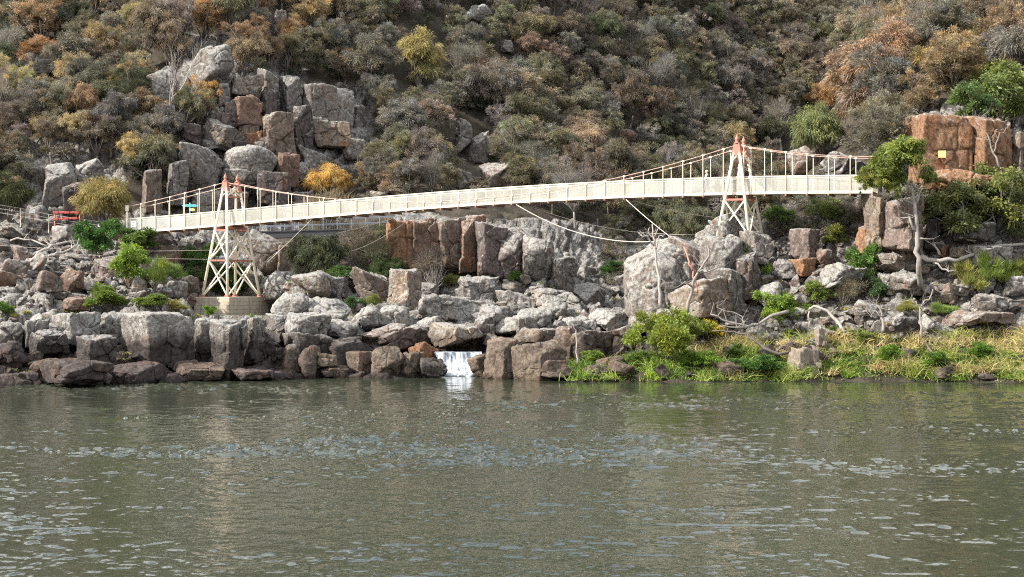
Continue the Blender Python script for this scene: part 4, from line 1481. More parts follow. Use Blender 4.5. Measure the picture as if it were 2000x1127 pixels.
    (122, 458, 30, 28, 'r', 't', .3, 60, 'tan boulder beneath the red barrier frame'),
    (272, 560, 34, 40, 'r', 'l', .4, 20, 'pale boulder right of the bright green bush'),
    (350, 570, 34, 44, 'r', 'g', .5, 30, 'grey boulder under the bushes left of the left tower'),
    (20, 530, 70, 50, 's', 'k', .3, 20, 'broad pinkish flat rock at the left edge of the scree'),
]
CLIFFY = set()
DY = {231: 2.2, 200: 1.8, 405: 1.6, 72: 1.3, 309: -1.2, 446: -1.6, 494: .8, 186: -1.5, 97: -1.0, 22: .8}
FRONT_Y = {846: 100.6, 932: 101.2, 888: 106.8, 1476: 108.6}
for (px, py, w, h, kind, tint, li, yaw, label) in BIG:
    cliff = kind == 'c' and h > 40
    o = place_rock(px, py, w, h, kind, tint, li, label, yaw, 'cliff_block' if cliff else ('slab' if kind == 's' else 'boulder'),
                   'rock face' if cliff else ('rock slab' if kind == 's' else 'boulder'), Y=FRONT_Y.get(px))
    if px in DY and py > 620:
        k = 1 + DY[px] / o.location.y                    # ledge blocks stand one behind the other
        o.location.x *= k
        o.location.y *= k
        o.location.z = H + (o.location.z - H) * k
        o.scale = (k, k, k)

# scattered rocks: shared shapes
LIB = []
for i in range(26):
    kd = 'bwsbwbswb'[i % 9]
    v, f = rock_shape(300 + i, kd, (1, random.uniform(.8, 1.2), random.uniform(.6, .95)), None, ICO4, 1.0)
    # unit rocks: keep displacement in proportion
    LIB.append(np_mesh('boulder', v, f, True))
    LIB[-1].materials.append(M['rock'])


RUBBLE = []


def scatter(n, keep, region, smin, smax, tints, lichen, label, group, power=2.2, seed=1):
    """the largest rocks of each slope stand as things, the small broken rest is gathered for one mass of rubble"""
    rr = random.Random(seed)
    done = []
    tries = 0
    while len(done) < n and tries < n * 80:
        tries += 1
        x0, x1, y0, y1 = rr.choice(region)
        px, py = rr.uniform(x0, x1), rr.uniform(y0, y1)
        s = smin + (smax - smin) * rr.random() ** power
        if 375 < px < 530 and py > 560:
            continue
        if any((px - a) ** 2 + ((py - b) * 1.5) ** 2 < ((s + c) * .34) ** 2 for a, b, c, _ in done):
            continue
        p = hit(px, py)
        if p is None or p.z < 0.25:
            continue
        done.append((px, py, s, p))
    done.sort(key=lambda q: -q[2])
    for i, (px, py, s, p) in enumerate(done):
        w = s / F * p.y
        loc = p + Vector((0, -0.1 * w, w * .1))
        rot = (rr.gauss(0, .4), rr.gauss(0, .4), rr.uniform(0, 6.28))
        sc = (w, w * rr.uniform(.7, 1.2), w * rr.uniform(.55, 1.0))
        me = LIB[rr.randrange(len(LIB))]
        t = TINT[rr.choice(tints)]
        j = rr.uniform(.85, 1.2)
        col = (t[0] * j, t[1] * j, t[2] * j, lichen + rr.uniform(-.15, .15))
        if i < keep:
            o = bpy.data.objects.new('boulder', me)
            COL.objects.link(o)
            o.location, o.rotation_euler, o.scale, o.color = loc, rot, sc, col
            top(o, label, 'boulder', group)
        else:
            RUBBLE.append((me, loc, rot, sc))


scatter(230, 52, [(-20, 380, 452, 600), (-20, 250, 452, 600), (250, 400, 470, 600)], 11, 66, 'kkkttglmg', .35, 'pinkish grey broken rock lying in the sunlit scree on the left bank', 'rocks of the left scree', 2.6, seed=2)
scatter(240, 32, [(500, 860, 545, 735), (860, 1240, 550, 680), (-10, 520, 625, 745), (-10, 560, 695, 750)], 12, 46, 'gglgbp', .65, 'lichen spotted grey rock wedged in the jumble beside the waterfall', 'rocks of the middle jumble', 2.4, seed=3)
scatter(330, 55, [(1490, 2010, 455, 650), (1490, 2010, 520, 690), (1400, 1700, 570, 680), (1240, 1480, 600, 660), (1250, 2010, 660, 738)], 10, 48, 'lltgktb', .6, 'pale angular rock lying in the scree of the right bank', 'rocks of the right scree', 2.4, seed=4)


def rubble_mass():
    VV, FF, nb = [], [], 0
    from mathutils import Euler
    for me, loc, rot, sc in RUBBLE:
        n = len(me.vertices)
        v = np.empty(n * 3, np.float32)
        me.vertices.foreach_get('co', v)
        f = np.empty(len(me.polygons) * 3, np.int32)
        me.polygons.foreach_get('vertices', f)
        mt = np.array(Euler(rot).to_matrix())
        VV.append((v.reshape(-1, 3) * np.array(sc)) @ mt.T + np.array(loc))
        FF.append(f.reshape(-1, 3) + nb)
        nb += n
    o = link('rubble', np_mesh('rubble', np.concatenate(VV), np.concatenate(FF), True), M['rock'])
    o.color = (1.25, 1.15, 1.06, .5)
    top(o, 'small broken stones filling the gaps between the rocks of both banks', 'rubble', None, 'stuff')


rubble_mass()

# ------------------------------------------------------------------ plants
def strands(root, direc, length, width, droop, rng, segs=2):
    """thin tapering blades from root points; returns verts, quads"""
    n = len(root)
    side = np.cross(direc, rng.normal(0, 1, (n, 3)))
    side /= np.linalg.norm(side, axis=1, keepdims=True) + 1e-9
    pts = []
    for k in range(segs + 1):
        t = k / segs
        c = root + direc * (length * t)[:, None]
        c[:, 2] -= droop * length * t * t
        w = width * (1 - 0.75 * t ** 1.5)
        pts.append(c - side * w[:, None])
        pts.append(c + side * w[:, None])
    V = np.stack(pts, 1)
    m = 2 * (segs + 1)
    base = (np.arange(n) * m)[:, None, None]
    q = np.array([[2 * k, 2 * k + 1, 2 * k + 3, 2 * k + 2] for k in range(segs)])
    return V.reshape(-1, 3), (base + q[None]).reshape(-1, 4), m


def crown_mesh(seed, style):
    r = np.random.default_rng(seed)
    cfg = {  # lobes, clumps, strands, length, width, droop, up bias, spread
        'sheoak': (8, 120, 150, .115, .0088, .6, .15, .075),
        'tuft': (9, 115, 150, .090, .0088, .25, .45, .066),
        'round': (9, 150, 130, .11, .009, .9, .25, .08),
        'shrub': (8, 110, 90, .085, .030, .3, .3, .09),
        'gum': (12, 110, 90, .10, .026, .5, .2, .085),
        'spiky': (5, 60, 70, .34, .010, .15, 1.4, .10),
        'mass': (9, 100, 55, .11, .015, .4, .3, .07),
        'scrub': (6, 36, 20, .20, .030, .3, .5, .11),
        'twiggy': (6, 60, 80, .18, .005, .2, .6, .12),
    }[style]
    nl, ncl, ns, ln, wd, droop, up, spread = cfg
    lobes = r.normal(0, 1, (nl, 3)) * (.36, .36, .26)
    lobes[:, 2] += np.linspace(-.15, .3, nl)
    lr = r.uniform(.36, .58, nl)
    if style == 'round':
        lobes *= (.55, .55, .5)
        lr = r.uniform(.6, .75, nl)
    if style == 'gum':
        lobes *= (1.35, 1.35, 1.1)
        lr = r.uniform(.3, .48, nl)
    li = r.integers(0, nl, ncl)
    d = r.normal(0, 1, (ncl, 3))
    d[:, 2] = np.abs(d[:, 2]) * .9 - .25
    d /= np.linalg.norm(d, axis=1, keepdims=True)
    cl = lobes[li] + d * (lr[li] * r.uniform(.55, 1.05, ncl))[:, None]
    N = ncl * ns
    ci = np.repeat(np.arange(ncl), ns)
    off = r.normal(0, 1, (N, 3)) * spread * (1, 1, .8)
    root = cl[ci] + off
    out = d[ci] * .8 + off / spread * .35 + r.normal(0, .45, (N, 3))
    out[:, 2] += up
    out /= np.linalg.norm(out, axis=1, keepdims=True)
    L = ln * r.uniform(.6, 1.3, N)
    V, Fq, m = strands(root, out, L, wd * r.uniform(.7, 1.4, N), droop, r, 1 if style in ('mass', 'scrub') else 2)
    ct = r.uniform(.6, 1.4, ncl)                        # each clump its own tone, some rusty tipped, some greyer
    warm = r.uniform(0, 1, ncl) ** 2.0
    grey = r.uniform(0, 1, ncl) ** 2.5
    tint = np.stack([ct * (1 + .34 * warm - .02 * grey), ct * (1 + .15 * warm), ct * (1 - .12 * warm + .16 * grey)], 1)[ci]
    tint *= r.uniform(.8, 1.2, (N, 1))
    V[:, 2] += 1.45
    tint = np.repeat(tint, m, 0)
    me = np_mesh(style + ' crown', V, Fq, True, tint)
    # limbs reaching into the crown
    mb = MB()
    rr = random.Random(seed)
    lean = Vector((rr.uniform(-.15, .15), rr.uniform(-.15, .15), 0))
    fork = Vector((0, 0, .55)) + lean * .5
    mb.tube([(0, 0, -.35), (0, 0, 0), fork * .6 + lean * .1, fork], [.075, .06, .05, .042], 6)
    for k in range(nl):
        e = Vector(lobes[k]) + Vector((0, 0, 1.45))
        mid = fork.lerp(e, .5) + Vector((rr.uniform(-.12, .12), rr.uniform(-.12, .12), rr.uniform(-.1, .05)))
        mb.tube([fork, mid, e], [.034, .022, .008], 5)
        for _ in range(4):
            q = e + Vector([rr.gauss(0, 1) for _ in range(3)]).normalized() * lr[k] * .95
            mb.tube([mid.lerp(e, rr.uniform(.2, .9)), q], [.011, .004], 3, False)
    if style == 'twiggy':
        for _ in range(40):
            q = Vector((rr.gauss(0, .42), rr.gauss(0, .42), rr.uniform(.9, 2.2)))
            mb.tube([fork, fork.lerp(q, .5) + Vector((rr.gauss(0, .08), rr.gauss(0, .08), 0)), q], [.022, .013, .003], 3, False)
    return me, mb.mesh(style + ' trunk', True)


CROWN = {}
for st, cnt in (('sheoak', 8), ('tuft', 6), ('round', 3), ('shrub', 5), ('gum', 4), ('spiky', 3), ('twiggy', 4), ('mass', 3), ('scrub', 3)):
    CROWN[st] = [crown_mesh(50 + 17 * i + len(st) * 101, st) for i in range(cnt)]
    for a, b in CROWN[st]:
        a.materials.append(M['broad'] if st in ('shrub', 'gum') else M['leaf'])
        b.materials.append({'twiggy': M['greybark'], 'gum': M['greybark']}.get(st, M['bark']))


def plant(style, base, s, color, label, cat, group=None, rr=random, sz=1.0, name=None, tilt=.08, sink=0.0):
    a, b = CROWN[style][rr.randrange(len(CROWN[style]))]
    o = bpy.data.objects.new(name or cat.replace(' ', '_'), None)
    o.empty_display_size = .3
    COL.objects.link(o)
    o.location = base - Vector((0, 0, sink * s))
    o.rotation_euler = (rr.gauss(0, tilt), rr.gauss(0, tilt), rr.uniform(0, 6.28))
    o.scale = (s, s, s * sz)
    top(o, label, cat, group)
    cr = bpy.data.objects.new('crown', a)
    tr = bpy.data.objects.new('trunk' if cat.endswith('tree') else 'stems', b)
    for q in (cr, tr):
        COL.objects.link(q)
        q.parent = o
    cr.color = (*color, 1)
    return o


def vary(c, rr, a=.18):
    k = rr.uniform(1 - a, 1 + a)
    return tuple(min(.6, x * k * rr.uniform(.93, 1.07)) for x in c)


OLIVE, GREY, BROWN, RUST, GOLD, TAN, DKGREEN, SAGE = (.140, .137, .092), (.152, .149, .130), (.148, .133, .102), (.225, .178, .112), (.275, .228, .128), (.225, .192, .142), (.072, .084, .052), (.180, .182, .122)
NAMES = {OLIVE: 'dull olive', GREY: 'grey', BROWN: 'brown', RUST: 'rusty orange', GOLD: 'golden', TAN: 'straw brown', DKGREEN: 'dark green', SAGE: 'pale sage'}
EXCL = [(362, 452, 88, 180), (398, 482, 222, 302), (345, 600, 285, 400), (452, 592, 150, 400), (588, 716, 168, 292), (60, 215, 315, 430), (530, 566, 22, 80), (292, 352, 128, 205), (595, 690, 318, 395),
        (40, 112, 100, 150), (905, 965, 8, 48), (975, 1004, 78, 108), (885, 958, 232, 322), (1208, 1250, 252, 290), (1535, 1600, 285, 350), (1775, 2010, 222, 372), (775, 865, 55, 170), (1558, 1650, 200, 300), (160, 252, 335, 440)]


def covers(px, py, w):
    """would a crown standing at px,py hide one of the rock faces or single trees the photo shows"""
    x0, x1, y0, y1 = px - w * .42, px + w * .42, py - w * 1.2, py - w * .1
    for a, b, c, d in EXCL:
        ox, oy = min(x1, b) - max(x0, a), min(y1, d) - max(y0, c)
        if ox > 0 and oy > 0 and ox * oy > (.05 if (b - a) * (d - c) > 5000 else .22) * min((x1 - x0) * (y1 - y0), (b - a) * (d - c)):
            return True
    return False


def ylimit(px):
    return float(np.interp(px, [-100, 60, 230, 300, 450, 600, 760, 1000, 1080, 1230, 1420, 1560, 1700, 2100], [425, 420, 418, 400, 415, 412, 392, 388, 430, 470, 440, 390, 345, 330]))


def forest():
    rr = random.Random(21)
    got = []
    tries = 0
    while tries < 40000:
        tries += 1
        px, py = rr.uniform(-90, 2090), rr.uniform(-40, 480)
        if py > ylimit(px):
            continue
        if px > 1760 and py > 205:
            continue
        p = hit(px, py)
        if p is None:
            continue
        right = px > 1560 and p.y < 185
        s = rr.uniform(1.8, 3.1) * (1.0 if p.y > 150 else .8)
        if right:
            s = rr.uniform(2.0, 3.1)
        w = 2 * s * F / p.y
        if covers(px, py, w):
            continue
        if any(abs(px - q[0]) < .47 * .5 * (w + q[2]) and abs(py - q[1]) < .28 * .5 * (w + q[2]) and abs(p.y - q[3].y) < 25 for q in got):
            continue
        got.append((px, py, w, p, s, right))
    got.sort(key=lambda q: -q[2])
    rest = got[300:]
    for px, py, w, p, s, right in got[:300]:
        left = px < 560
        if right:
            col = rr.choices([TAN, RUST, BROWN, GOLD, OLIVE, GREY], [5, 3, 3, 2.0, 2.5, 2])[0]
            zone, grp = 'on the sunny right ridge above the bridge end', 'trees of the right ridge'
        elif left:
            col = rr.choices([OLIVE, GREY, BROWN, RUST, GOLD, TAN, DKGREEN], [3.5, 3, 3, 3, 2.8, 3.4, 1.3])[0]
            zone, grp = 'on the steep slope left above the cliff', 'trees of the left slope'
        elif px > 1150:
            col = rr.choices([OLIVE, GREY, BROWN, RUST, SAGE, DKGREEN], [7, 4, 2.5, .5, .5, 1.8])[0]
            zone, grp = 'in the dark valley side behind the right tower', 'trees of the dark valley side'
        else:
            col = rr.choices([OLIVE, GREY, BROWN, TAN, SAGE, GOLD, DKGREEN], [5, 4, 3, 2, 1.4, .9, 1.5])[0]
            zone, grp = 'on the hillside above the middle of the bridge', 'trees of the middle hillside'
        st = rr.choices(['sheoak', 'tuft', 'twiggy', 'round'], [5, 4, .7, .8])[0]
        kind = {'sheoak': 'drooping sheoak', 'tuft': 'bushy tree', 'twiggy': 'half bare twiggy tree', 'round': 'round crowned sheoak'}[st]
        c = GREY if st == 'twiggy' else col
        plant(st, p, s, vary(c, rr), f'{NAMES[c]} {kind} {zone}', 'tree', f'{NAMES[c]} {kind}s, {grp}', rr, rr.uniform(.85, 1.15), 'twiggy_tree' if st == 'twiggy' else ('bushy_tree' if st == 'tuft' else 'sheoak_tree'))
    return rest


rest = forest()


def far_mass(items, name, label, styles, cols, seed, squash=1.0, drop_z=0.0):
    """many more of the same growing behind and between: one mass"""
    rr = random.Random(seed)
    VV, FF, TT = [], [], []
    nb = 0
    for (p, s) in items:
        a, _ = CROWN[rr.choice(styles)][rr.randrange(3)]
        n = len(a.vertices)
        v = np.empty(n * 3, np.float32)
        a.vertices.foreach_get('co', v)
        v = v.reshape(-1, 3)
        f = np.empty(len(a.polygons) * 4, np.int32)
        a.polygons.foreach_get('vertices', f)
        t = np.empty(n * 4, np.float32)
        a.attributes['tint'].data.foreach_get('color', t)
        an = rr.uniform(0, 6.28)
        v = v @ np.array([[math.cos(an), math.sin(an), 0], [-math.sin(an), math.cos(an), 0], [0, 0, 1]])
        v[:, 2] = (v[:, 2] + drop_z) * squash
        VV.append(v * s + np.array(p))
        FF.append(f.reshape(-1, 4) + nb)
        c = np.array(vary(rr.choice(cols), rr, .25))
        TT.append(t.reshape(-1, 4)[:, :3] * c)
        nb += n
    if not VV:
        return
    me = np_mesh(name, np.concatenate(VV), np.concatenate(FF), True, np.concatenate(TT))
    o = link(name, me, M['leaf'])
    o.color = (1, 1, 1, 1)
    top(o, label, kind='stuff')


far_mass([(q[3], q[4]) for q in rest], 'distant_woodland', 'smaller dull trees merging into one mass high on the far hillside', ['mass'], [OLIVE, GREY, BROWN], 5)
_rr = random.Random(77)
_it = []
for _ in range(900):
    px, py = _rr.uniform(-60, 2060), _rr.uniform(-30, 470)
    if py > ylimit(px) + 12 or covers(px, py, 38):
        continue
    if px > 1770 and py > 210:
        continue
    p = hit(px, py)
    if p:
        _it.append((p, _rr.uniform(.8, 1.4)))
for _ in range(420):                                    # dry scrub under the bridge end and in the walkway's shade
    px, py = _rr.choice([(_rr.uniform(1490, 1770), _rr.uniform(385, 470)), (_rr.uniform(585, 770), _rr.uniform(440, 545)), (_rr.uniform(1250, 1420), _rr.uniform(400, 470)), (_rr.uniform(1780, 2010), _rr.uniform(360, 440)), (_rr.uniform(1180, 1260), _rr.uniform(420, 560))])
    p = hit(px, py)
    if p:
        _it.insert(0, (p, _rr.uniform(.45, .85)))
far_mass(_it[:960], 'undergrowth', 'dry grey brown scrub filling the ground between the hillside trees', ['scrub'], [GREY, BROWN, OLIVE, DKGREEN], 6, .8, -.7)

# ---- plants one can tell apart: crown centre x, y, crown width, style, colour, label
BRIGHT, LIME, LEAF, YELLOW, DARK, OLIVEG = (.12, .22, .035), (.22, .30, .04), (.08, .15, .035), (.32, .30, .05), (.03, .05, .022), (.11, .13, .045)
SINGLE = [
    (206, 388, 104, 'round', (.215, .185, .07), 'neat round olive gold sheoak beside the left bridge end', 'tree', 1.05),
    (642, 350, 84, 'round', (.42, .285, .09), 'bright orange gold bush behind the bridge right of the left tower', 'tree', .85),
    (818, 105, 92, 'sheoak', (.27, .25, .11), 'tall pale yellow green tree standing out in the middle of the hillside', 'tree', 1.25),
    (1604, 248, 100, 'round', (.15, .18, .075), 'round grey green sheoak behind the hangers right of the right tower', 'tree', 1.1),
    (264, 150, 78, 'tuft', (.33, .235, .11), 'golden bush crowning the slope left of the bare grey tree', 'tree', 1.0),
    (386, 195, 64, 'tuft', (.33, .23, .10), 'straw yellow bush right of the bare grey tree', 'tree', 1.1),
    (398, 28, 84, 'tuft', (.31, .22, .12), 'golden brown tree at the top edge above the perched boulder', 'tree', 1.0),
    (84, 100, 88, 'tuft', (.30, .195, .11), 'rust orange tree above the pale outcrop at far left', 'tree', .9),
    (316, 36, 80, 'tuft', (.33, .22, .15), 'pinkish straw tree at the top edge left of the golden brown tree', 'tree', 1.0),
    (270, 208, 34, 'shrub', (.15, .22, .03), 'small vivid green shrub on the slope below the golden bush', 'shrub', .9),
    (105, 230, 70, 'sheoak', (.24, .20, .10), 'yellowish drooping tree left of the tan bushes on the left slope', 'tree', 1.1),
    (575, 65, 70, 'tuft', (.27, .19, .10), 'straw topped tree beside the isolated crag', 'tree', 1.0),
    (1305, 425, 90, 'round', (.115, .125, .075), 'grey green sheoak in the gorge under the bridge, left of two', 'tree', 1.0),
    (1362, 435, 84, 'round', (.10, .11, .07), 'grey green sheoak in the gorge under the bridge, right of two', 'tree', 1.0),
    (1690, 150, 150, 'sheoak', (.27, .20, .135), 'big rust brown spreading tree on the edge of the right ridge', 'tree', 1.1),
    (1852, 118, 100, 'sheoak', (.27, .22, .10), 'golden olive tree standing over the dark leaning trunk on the right ridge', 'tree', 1.0),
    (1900, 84, 96, 'tuft', (.25, .205, .105), 'olive gold tree at the top of the right ridge beside the dark bare tree', 'tree', 1.0),
    (1800, 70, 100, 'sheoak', (.26, .20, .12), 'tan brown tree high on the right ridge left of the golden olive tree', 'tree', 1.0),
    (1780, 190, 84, 'tuft', (.23, .185, .115), 'brown bushy tree low on the right ridge above the white washed shoulder', 'tree', 1.0),
    (1612, 190, 80, 'tuft', (.36, .25, .13), 'orange bush at the left tip of the right ridge', 'tree', .9),
    (1955, 165, 120, 'gum', (.145, .195, .06), 'layered vivid green tree at the upper right edge', 'tree', 1.0),
    (1905, 205, 80, 'shrub', (.095, .15, .05), 'dense green leafy spray over the right part of the orange cliff', 'shrub', .9),
    (1975, 120, 90, 'gum', (.18, .22, .07), 'yellow green upper crown at the right edge below the dark crag', 'tree', 1.0),
    (1880, 390, 120, 'gum', (.12, .14, .055), 'broad olive bush below the orange cliff', 'shrub', .9),
    (1945, 385, 120, 'gum', (.13, .16, .05), 'olive green bush at right below the pale orange block', 'shrub', 1.0),
    (1985, 420, 80, 'sheoak', (.07, .085, .035), 'dark green bush at the right edge above the driftwood', 'shrub', 1.2),
    (1850, 420, 60, 'shrub', (.11, .14, .05), 'small olive bush left of the broad olive bush', 'shrub', .8),
    (1308, 648, 98, 'shrub', (.165, .215, .038), 'rounded yellow green bush at the foot of the great pale outcrop', 'shrub', 1.1),
    (1352, 640, 58, 'shrub', (.13, .18, .04), 'greener bush right of the rounded yellow green bush', 'shrub', 1.0),
    (1388, 640, 36, 'shrub', (.42, .38, .04), 'yellow flowering bush at the end of the fallen branches', 'shrub', 1.2),
    (1402, 528, 40, 'shrub', (.30, .29, .05), 'yellowish shrub on the shaded grey block of the outcrop', 'shrub', .9),
    (1468, 512, 50, 'shrub', (.20, .32, .05), 'bright green creeper bush left of the right scree', 'shrub', 1.3),
    (1470, 556, 50, 'twiggy', (.15, .13, .09), 'bare twiggy bush below the bright green creeper', 'shrub', 1.0),
    (1535, 600, 66, 'gum', (.16, .25, .04), 'light green tree sprouting from the dark stump', 'tree', 1.0),
    (1618, 408, 52, 'shrub', (.13, .17, .06), 'green bush below the bridge deck right of the right tower', 'shrub', 1.0),
    (1520, 420, 50, 'shrub', (.10, .17, .04), 'bright green bush right of the right tower feet', 'shrub', .8),
    (1632, 462, 46, 'shrub', (.16, .19, .05), 'small spreading olive bush above the orange faced slab', 'shrub', .9),
    (1690, 520, 56, 'shrub', (.09, .17, .04), 'green bush climbing the right scree below the cliff', 'shrub', 1.3),
    (1645, 560, 70, 'twiggy', (.16, .15, .10), 'grey green twiggy bush in the middle of the right scree', 'shrub', .9),
    (1712, 565, 46, 'shrub', (.07, .12, .05), 'dark green bush at the lower middle of the right scree', 'shrub', 1.0),
    (1600, 575, 54, 'shrub', (.14, .20, .05), 'light green shrub above the arching white branch', 'shrub', .8),
    (1905, 545, 66, 'spiky', (.20, .22, .06), 'olive brushy shrub before the pale sloping boulder', 'shrub', 1.0),
    (1943, 530, 60, 'spiky', (.15, .22, .045), 'green upright brushy shrub at right of the olive brushy one', 'shrub', 1.2),
    (1992, 525, 50, 'spiky', (.20, .23, .05), 'brushy shrub cut by the right edge', 'shrub', 1.0),
    (1850, 606, 46, 'spiky', (.14, .22, .05), 'low green shrub on the right bank above the grass', 'shrub', .6),
    (1775, 600, 40, 'spiky', (.20, .21, .06), 'small tussocky shrub among rocks of the right bank', 'shrub', .7),
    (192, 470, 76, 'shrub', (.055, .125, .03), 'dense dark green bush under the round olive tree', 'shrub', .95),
    (262, 470, 76, 'shrub', (.08, .14, .03), 'green bush under the left end of the bridge', 'shrub', .6),
    (250, 520, 68, 'shrub', (.16, .25, .04), 'vivid light green bush in the left scree', 'shrub', 1.1),
    (300, 536, 52, 'spiky', (.17, .23, .05), 'upright yellowish green bush right of the vivid one', 'shrub', 1.2),
    (332, 530, 44, 'spiky', (.10, .17, .04), 'green brushy bush between the yellowish one and the tower', 'shrub', 1.0),
    (395, 520, 60, 'shrub', (.075, .15, .035), 'tall green bush just left of the left tower', 'tree', 1.3),
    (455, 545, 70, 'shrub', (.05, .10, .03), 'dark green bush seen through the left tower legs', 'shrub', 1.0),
    (205, 582, 72, 'shrub', (.11, .17, .03), 'green bush on the left ledge behind the broad block', 'shrub', .7),
    (300, 588, 60, 'shrub', (.13, .19, .04), 'light green bush above the largest ledge boulder', 'shrub', .6),
    (346, 598, 40, 'spiky', (.20, .20, .05), 'yellowish grassy bush above the flared boulder', 'shrub', .6),
    (408, 608, 22, 'shrub', (.12, .23, .03), 'little green bush growing before the concrete pier', 'shrub', .9),
    (5, 600, 30, 'shrub', (.10, .19, .04), 'green bush at the left edge on top of the ledge', 'shrub', 1.0),
    (692, 592, 34, 'shrub', (.06, .12, .04), 'dark green shrub in the gap before the wedge boulder', 'shrub', 1.0),
    (722, 588, 34, 'spiky', (.16, .20, .06), 'pale green shrub in the gap before the wedge boulder', 'shrub', .8),
    (648, 415, 110, 'twiggy', (.19, .16, .11), 'dry straw coloured tree in front of the dark walkway', 'tree', 1.0),
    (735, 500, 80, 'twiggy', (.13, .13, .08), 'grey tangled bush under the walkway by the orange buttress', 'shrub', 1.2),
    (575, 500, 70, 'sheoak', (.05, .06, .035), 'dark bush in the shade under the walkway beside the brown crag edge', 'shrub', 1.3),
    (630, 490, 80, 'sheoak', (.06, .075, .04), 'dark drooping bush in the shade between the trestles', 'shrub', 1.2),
    (700, 480, 90, 'twiggy', (.15, .13, .10), 'grey bare bush hanging under the walkway', 'shrub', 1.1),
    (745, 470, 60, 'sheoak', (.09, .10, .05), 'olive hanging bush under the right end of the walkway', 'shrub', 1.2),
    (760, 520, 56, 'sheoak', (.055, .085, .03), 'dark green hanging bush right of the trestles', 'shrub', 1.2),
    (680, 535, 80, 'shrub', (.05, .10, .03), 'green ground bush between the trestles', 'shrub', .5),
    (850, 515, 90, 'twiggy', (.16, .145, .12), 'grey bare bush spread over the brown column', 'shrub', .9),
    (1012, 540, 30, 'shrub', (.07, .13, .03), 'green tuft shrub on the purple grey crag', 'shrub', .9),
    (1195, 522, 36, 'shrub', (.05, .11, .03), 'dark green shrub in the gully left of the great outcrop', 'shrub', .9),
    (875, 548, 36, 'spiky', (.15, .17, .06), 'olive tuft shrub above the broad sloping slab', 'shrub', .7),
    (1040, 345, 84, 'tuft', (.24, .21, .09), 'yellowish low tree just above the bridge rail in mid span', 'tree', .8),
    (300, 300, 50, 'shrub', (.045, .075, .025), 'dark green bush in the hollow below the bare grey tree', 'shrub', 1.2),
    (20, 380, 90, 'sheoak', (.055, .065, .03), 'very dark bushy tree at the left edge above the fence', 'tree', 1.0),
    (1740, 690, 46, 'shrub', (.12, .22, .03), 'leafy green clump in the grass above the round straw tussock', 'shrub', .8),
    (1830, 705, 50, 'shrub', (.09, .18, .03), 'dark leafy clump in the grass right of the bent stick', 'shrub', .7),
    (1910, 690, 48, 'shrub', (.10, .20, .03), 'leafy green clump left of the pale golden tussock', 'shrub', .8),
    (1480, 712, 70, 'shrub', (.06, .13, .03), 'dark green leafy mass beside the dark triangular wedge rock', 'shrub', .7),
    (1360, 700, 60, 'shrub', (.13, .24, .03), 'leafy green mass below the yellow flowering bush', 'shrub', .7),
    (1160, 700, 44, 'shrub', (.14, .22, .04), 'small leafy green patch above the tan broken block', 'shrub', .8),
    (1250, 700, 50, 'shrub', (.10, .17, .035), 'leafy patch left of the reed tussock', 'shrub', .7),
    (1690, 660, 40, 'shrub', (.16, .21, .06), 'pale green clump at the top of the grass near the stubby trunk', 'shrub', .7),
    (868, 345, 62, 'tuft', (.17, .155, .11), 'grey olive bush above the bridge middle left of the grey ribs', 'shrub', .9),
    (850, 300, 70, 'sheoak', (.16, .15, .10), 'drooping olive bush below the tall pale tree', 'shrub', 1.1),
    (785, 340, 76, 'tuft', (.20, .17, .125), 'dry brown bush above the rail between golden bush and bridge middle', 'shrub', 1.0),
    (935, 362, 44, 'tuft', (.15, .14, .10), 'small grey bush resting behind the bridge rail by the brown sloping rock', 'shrub', .8),
    (720, 330, 64, 'tuft', (.19, .16, .12), 'brown twiggy bush right of the golden bush', 'shrub', 1.0),
    (1100, 345, 60, 'tuft', (.13, .125, .085), 'dull dark bush behind the bridge rail right of the yellowish low tree', 'shrub', .9),
    (1480, 395, 70, 'sheoak', (.10, .10, .055), 'olive tree right behind the right tower under the deck', 'tree', .8),
]
_r2 = random.Random(9)
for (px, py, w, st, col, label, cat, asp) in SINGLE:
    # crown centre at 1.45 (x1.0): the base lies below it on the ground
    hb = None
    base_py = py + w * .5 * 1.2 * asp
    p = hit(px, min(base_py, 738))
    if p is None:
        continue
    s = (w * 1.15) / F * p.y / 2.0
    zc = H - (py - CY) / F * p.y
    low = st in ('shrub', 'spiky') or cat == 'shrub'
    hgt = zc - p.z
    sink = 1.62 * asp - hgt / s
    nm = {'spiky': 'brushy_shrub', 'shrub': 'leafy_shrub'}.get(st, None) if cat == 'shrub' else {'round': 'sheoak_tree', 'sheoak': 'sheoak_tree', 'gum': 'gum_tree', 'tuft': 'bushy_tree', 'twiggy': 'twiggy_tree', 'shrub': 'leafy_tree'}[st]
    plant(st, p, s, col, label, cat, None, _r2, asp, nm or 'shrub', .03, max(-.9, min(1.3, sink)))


# ---- bare trees, fallen branches, driftwood
def branching(mb, p, d, length, r, depth, rr, spread=.5, up=.25, n=3):
    pts, rad = [p], [r]
    q, dd = p.copy(), d.copy()
    for k in range(4):
        dd = (dd + Vector((rr.gauss(0, .16), rr.gauss(0, .16), rr.gauss(0, .12) + up * .2))).normalized()
        q = q + dd * length / 4
        pts.append(q.copy())
        rad.append(r * (1 - .16 * (k + 1)))
    mb.tube(pts, rad, 6 if depth > 1 else 4, depth > 1)
    if depth <= 0:
        return
    for _ in range(n):
        k = rr.randrange(1, 5)
        v = (dd + Vector((rr.gauss(0, spread), rr.gauss(0, spread), rr.gauss(0, spread * .6) + up))).normalized()
        branching(mb, pts[k], v, length * rr.uniform(.5, .8), max(.006, rad[k] * .6), depth - 1, rr, spread, up, n)


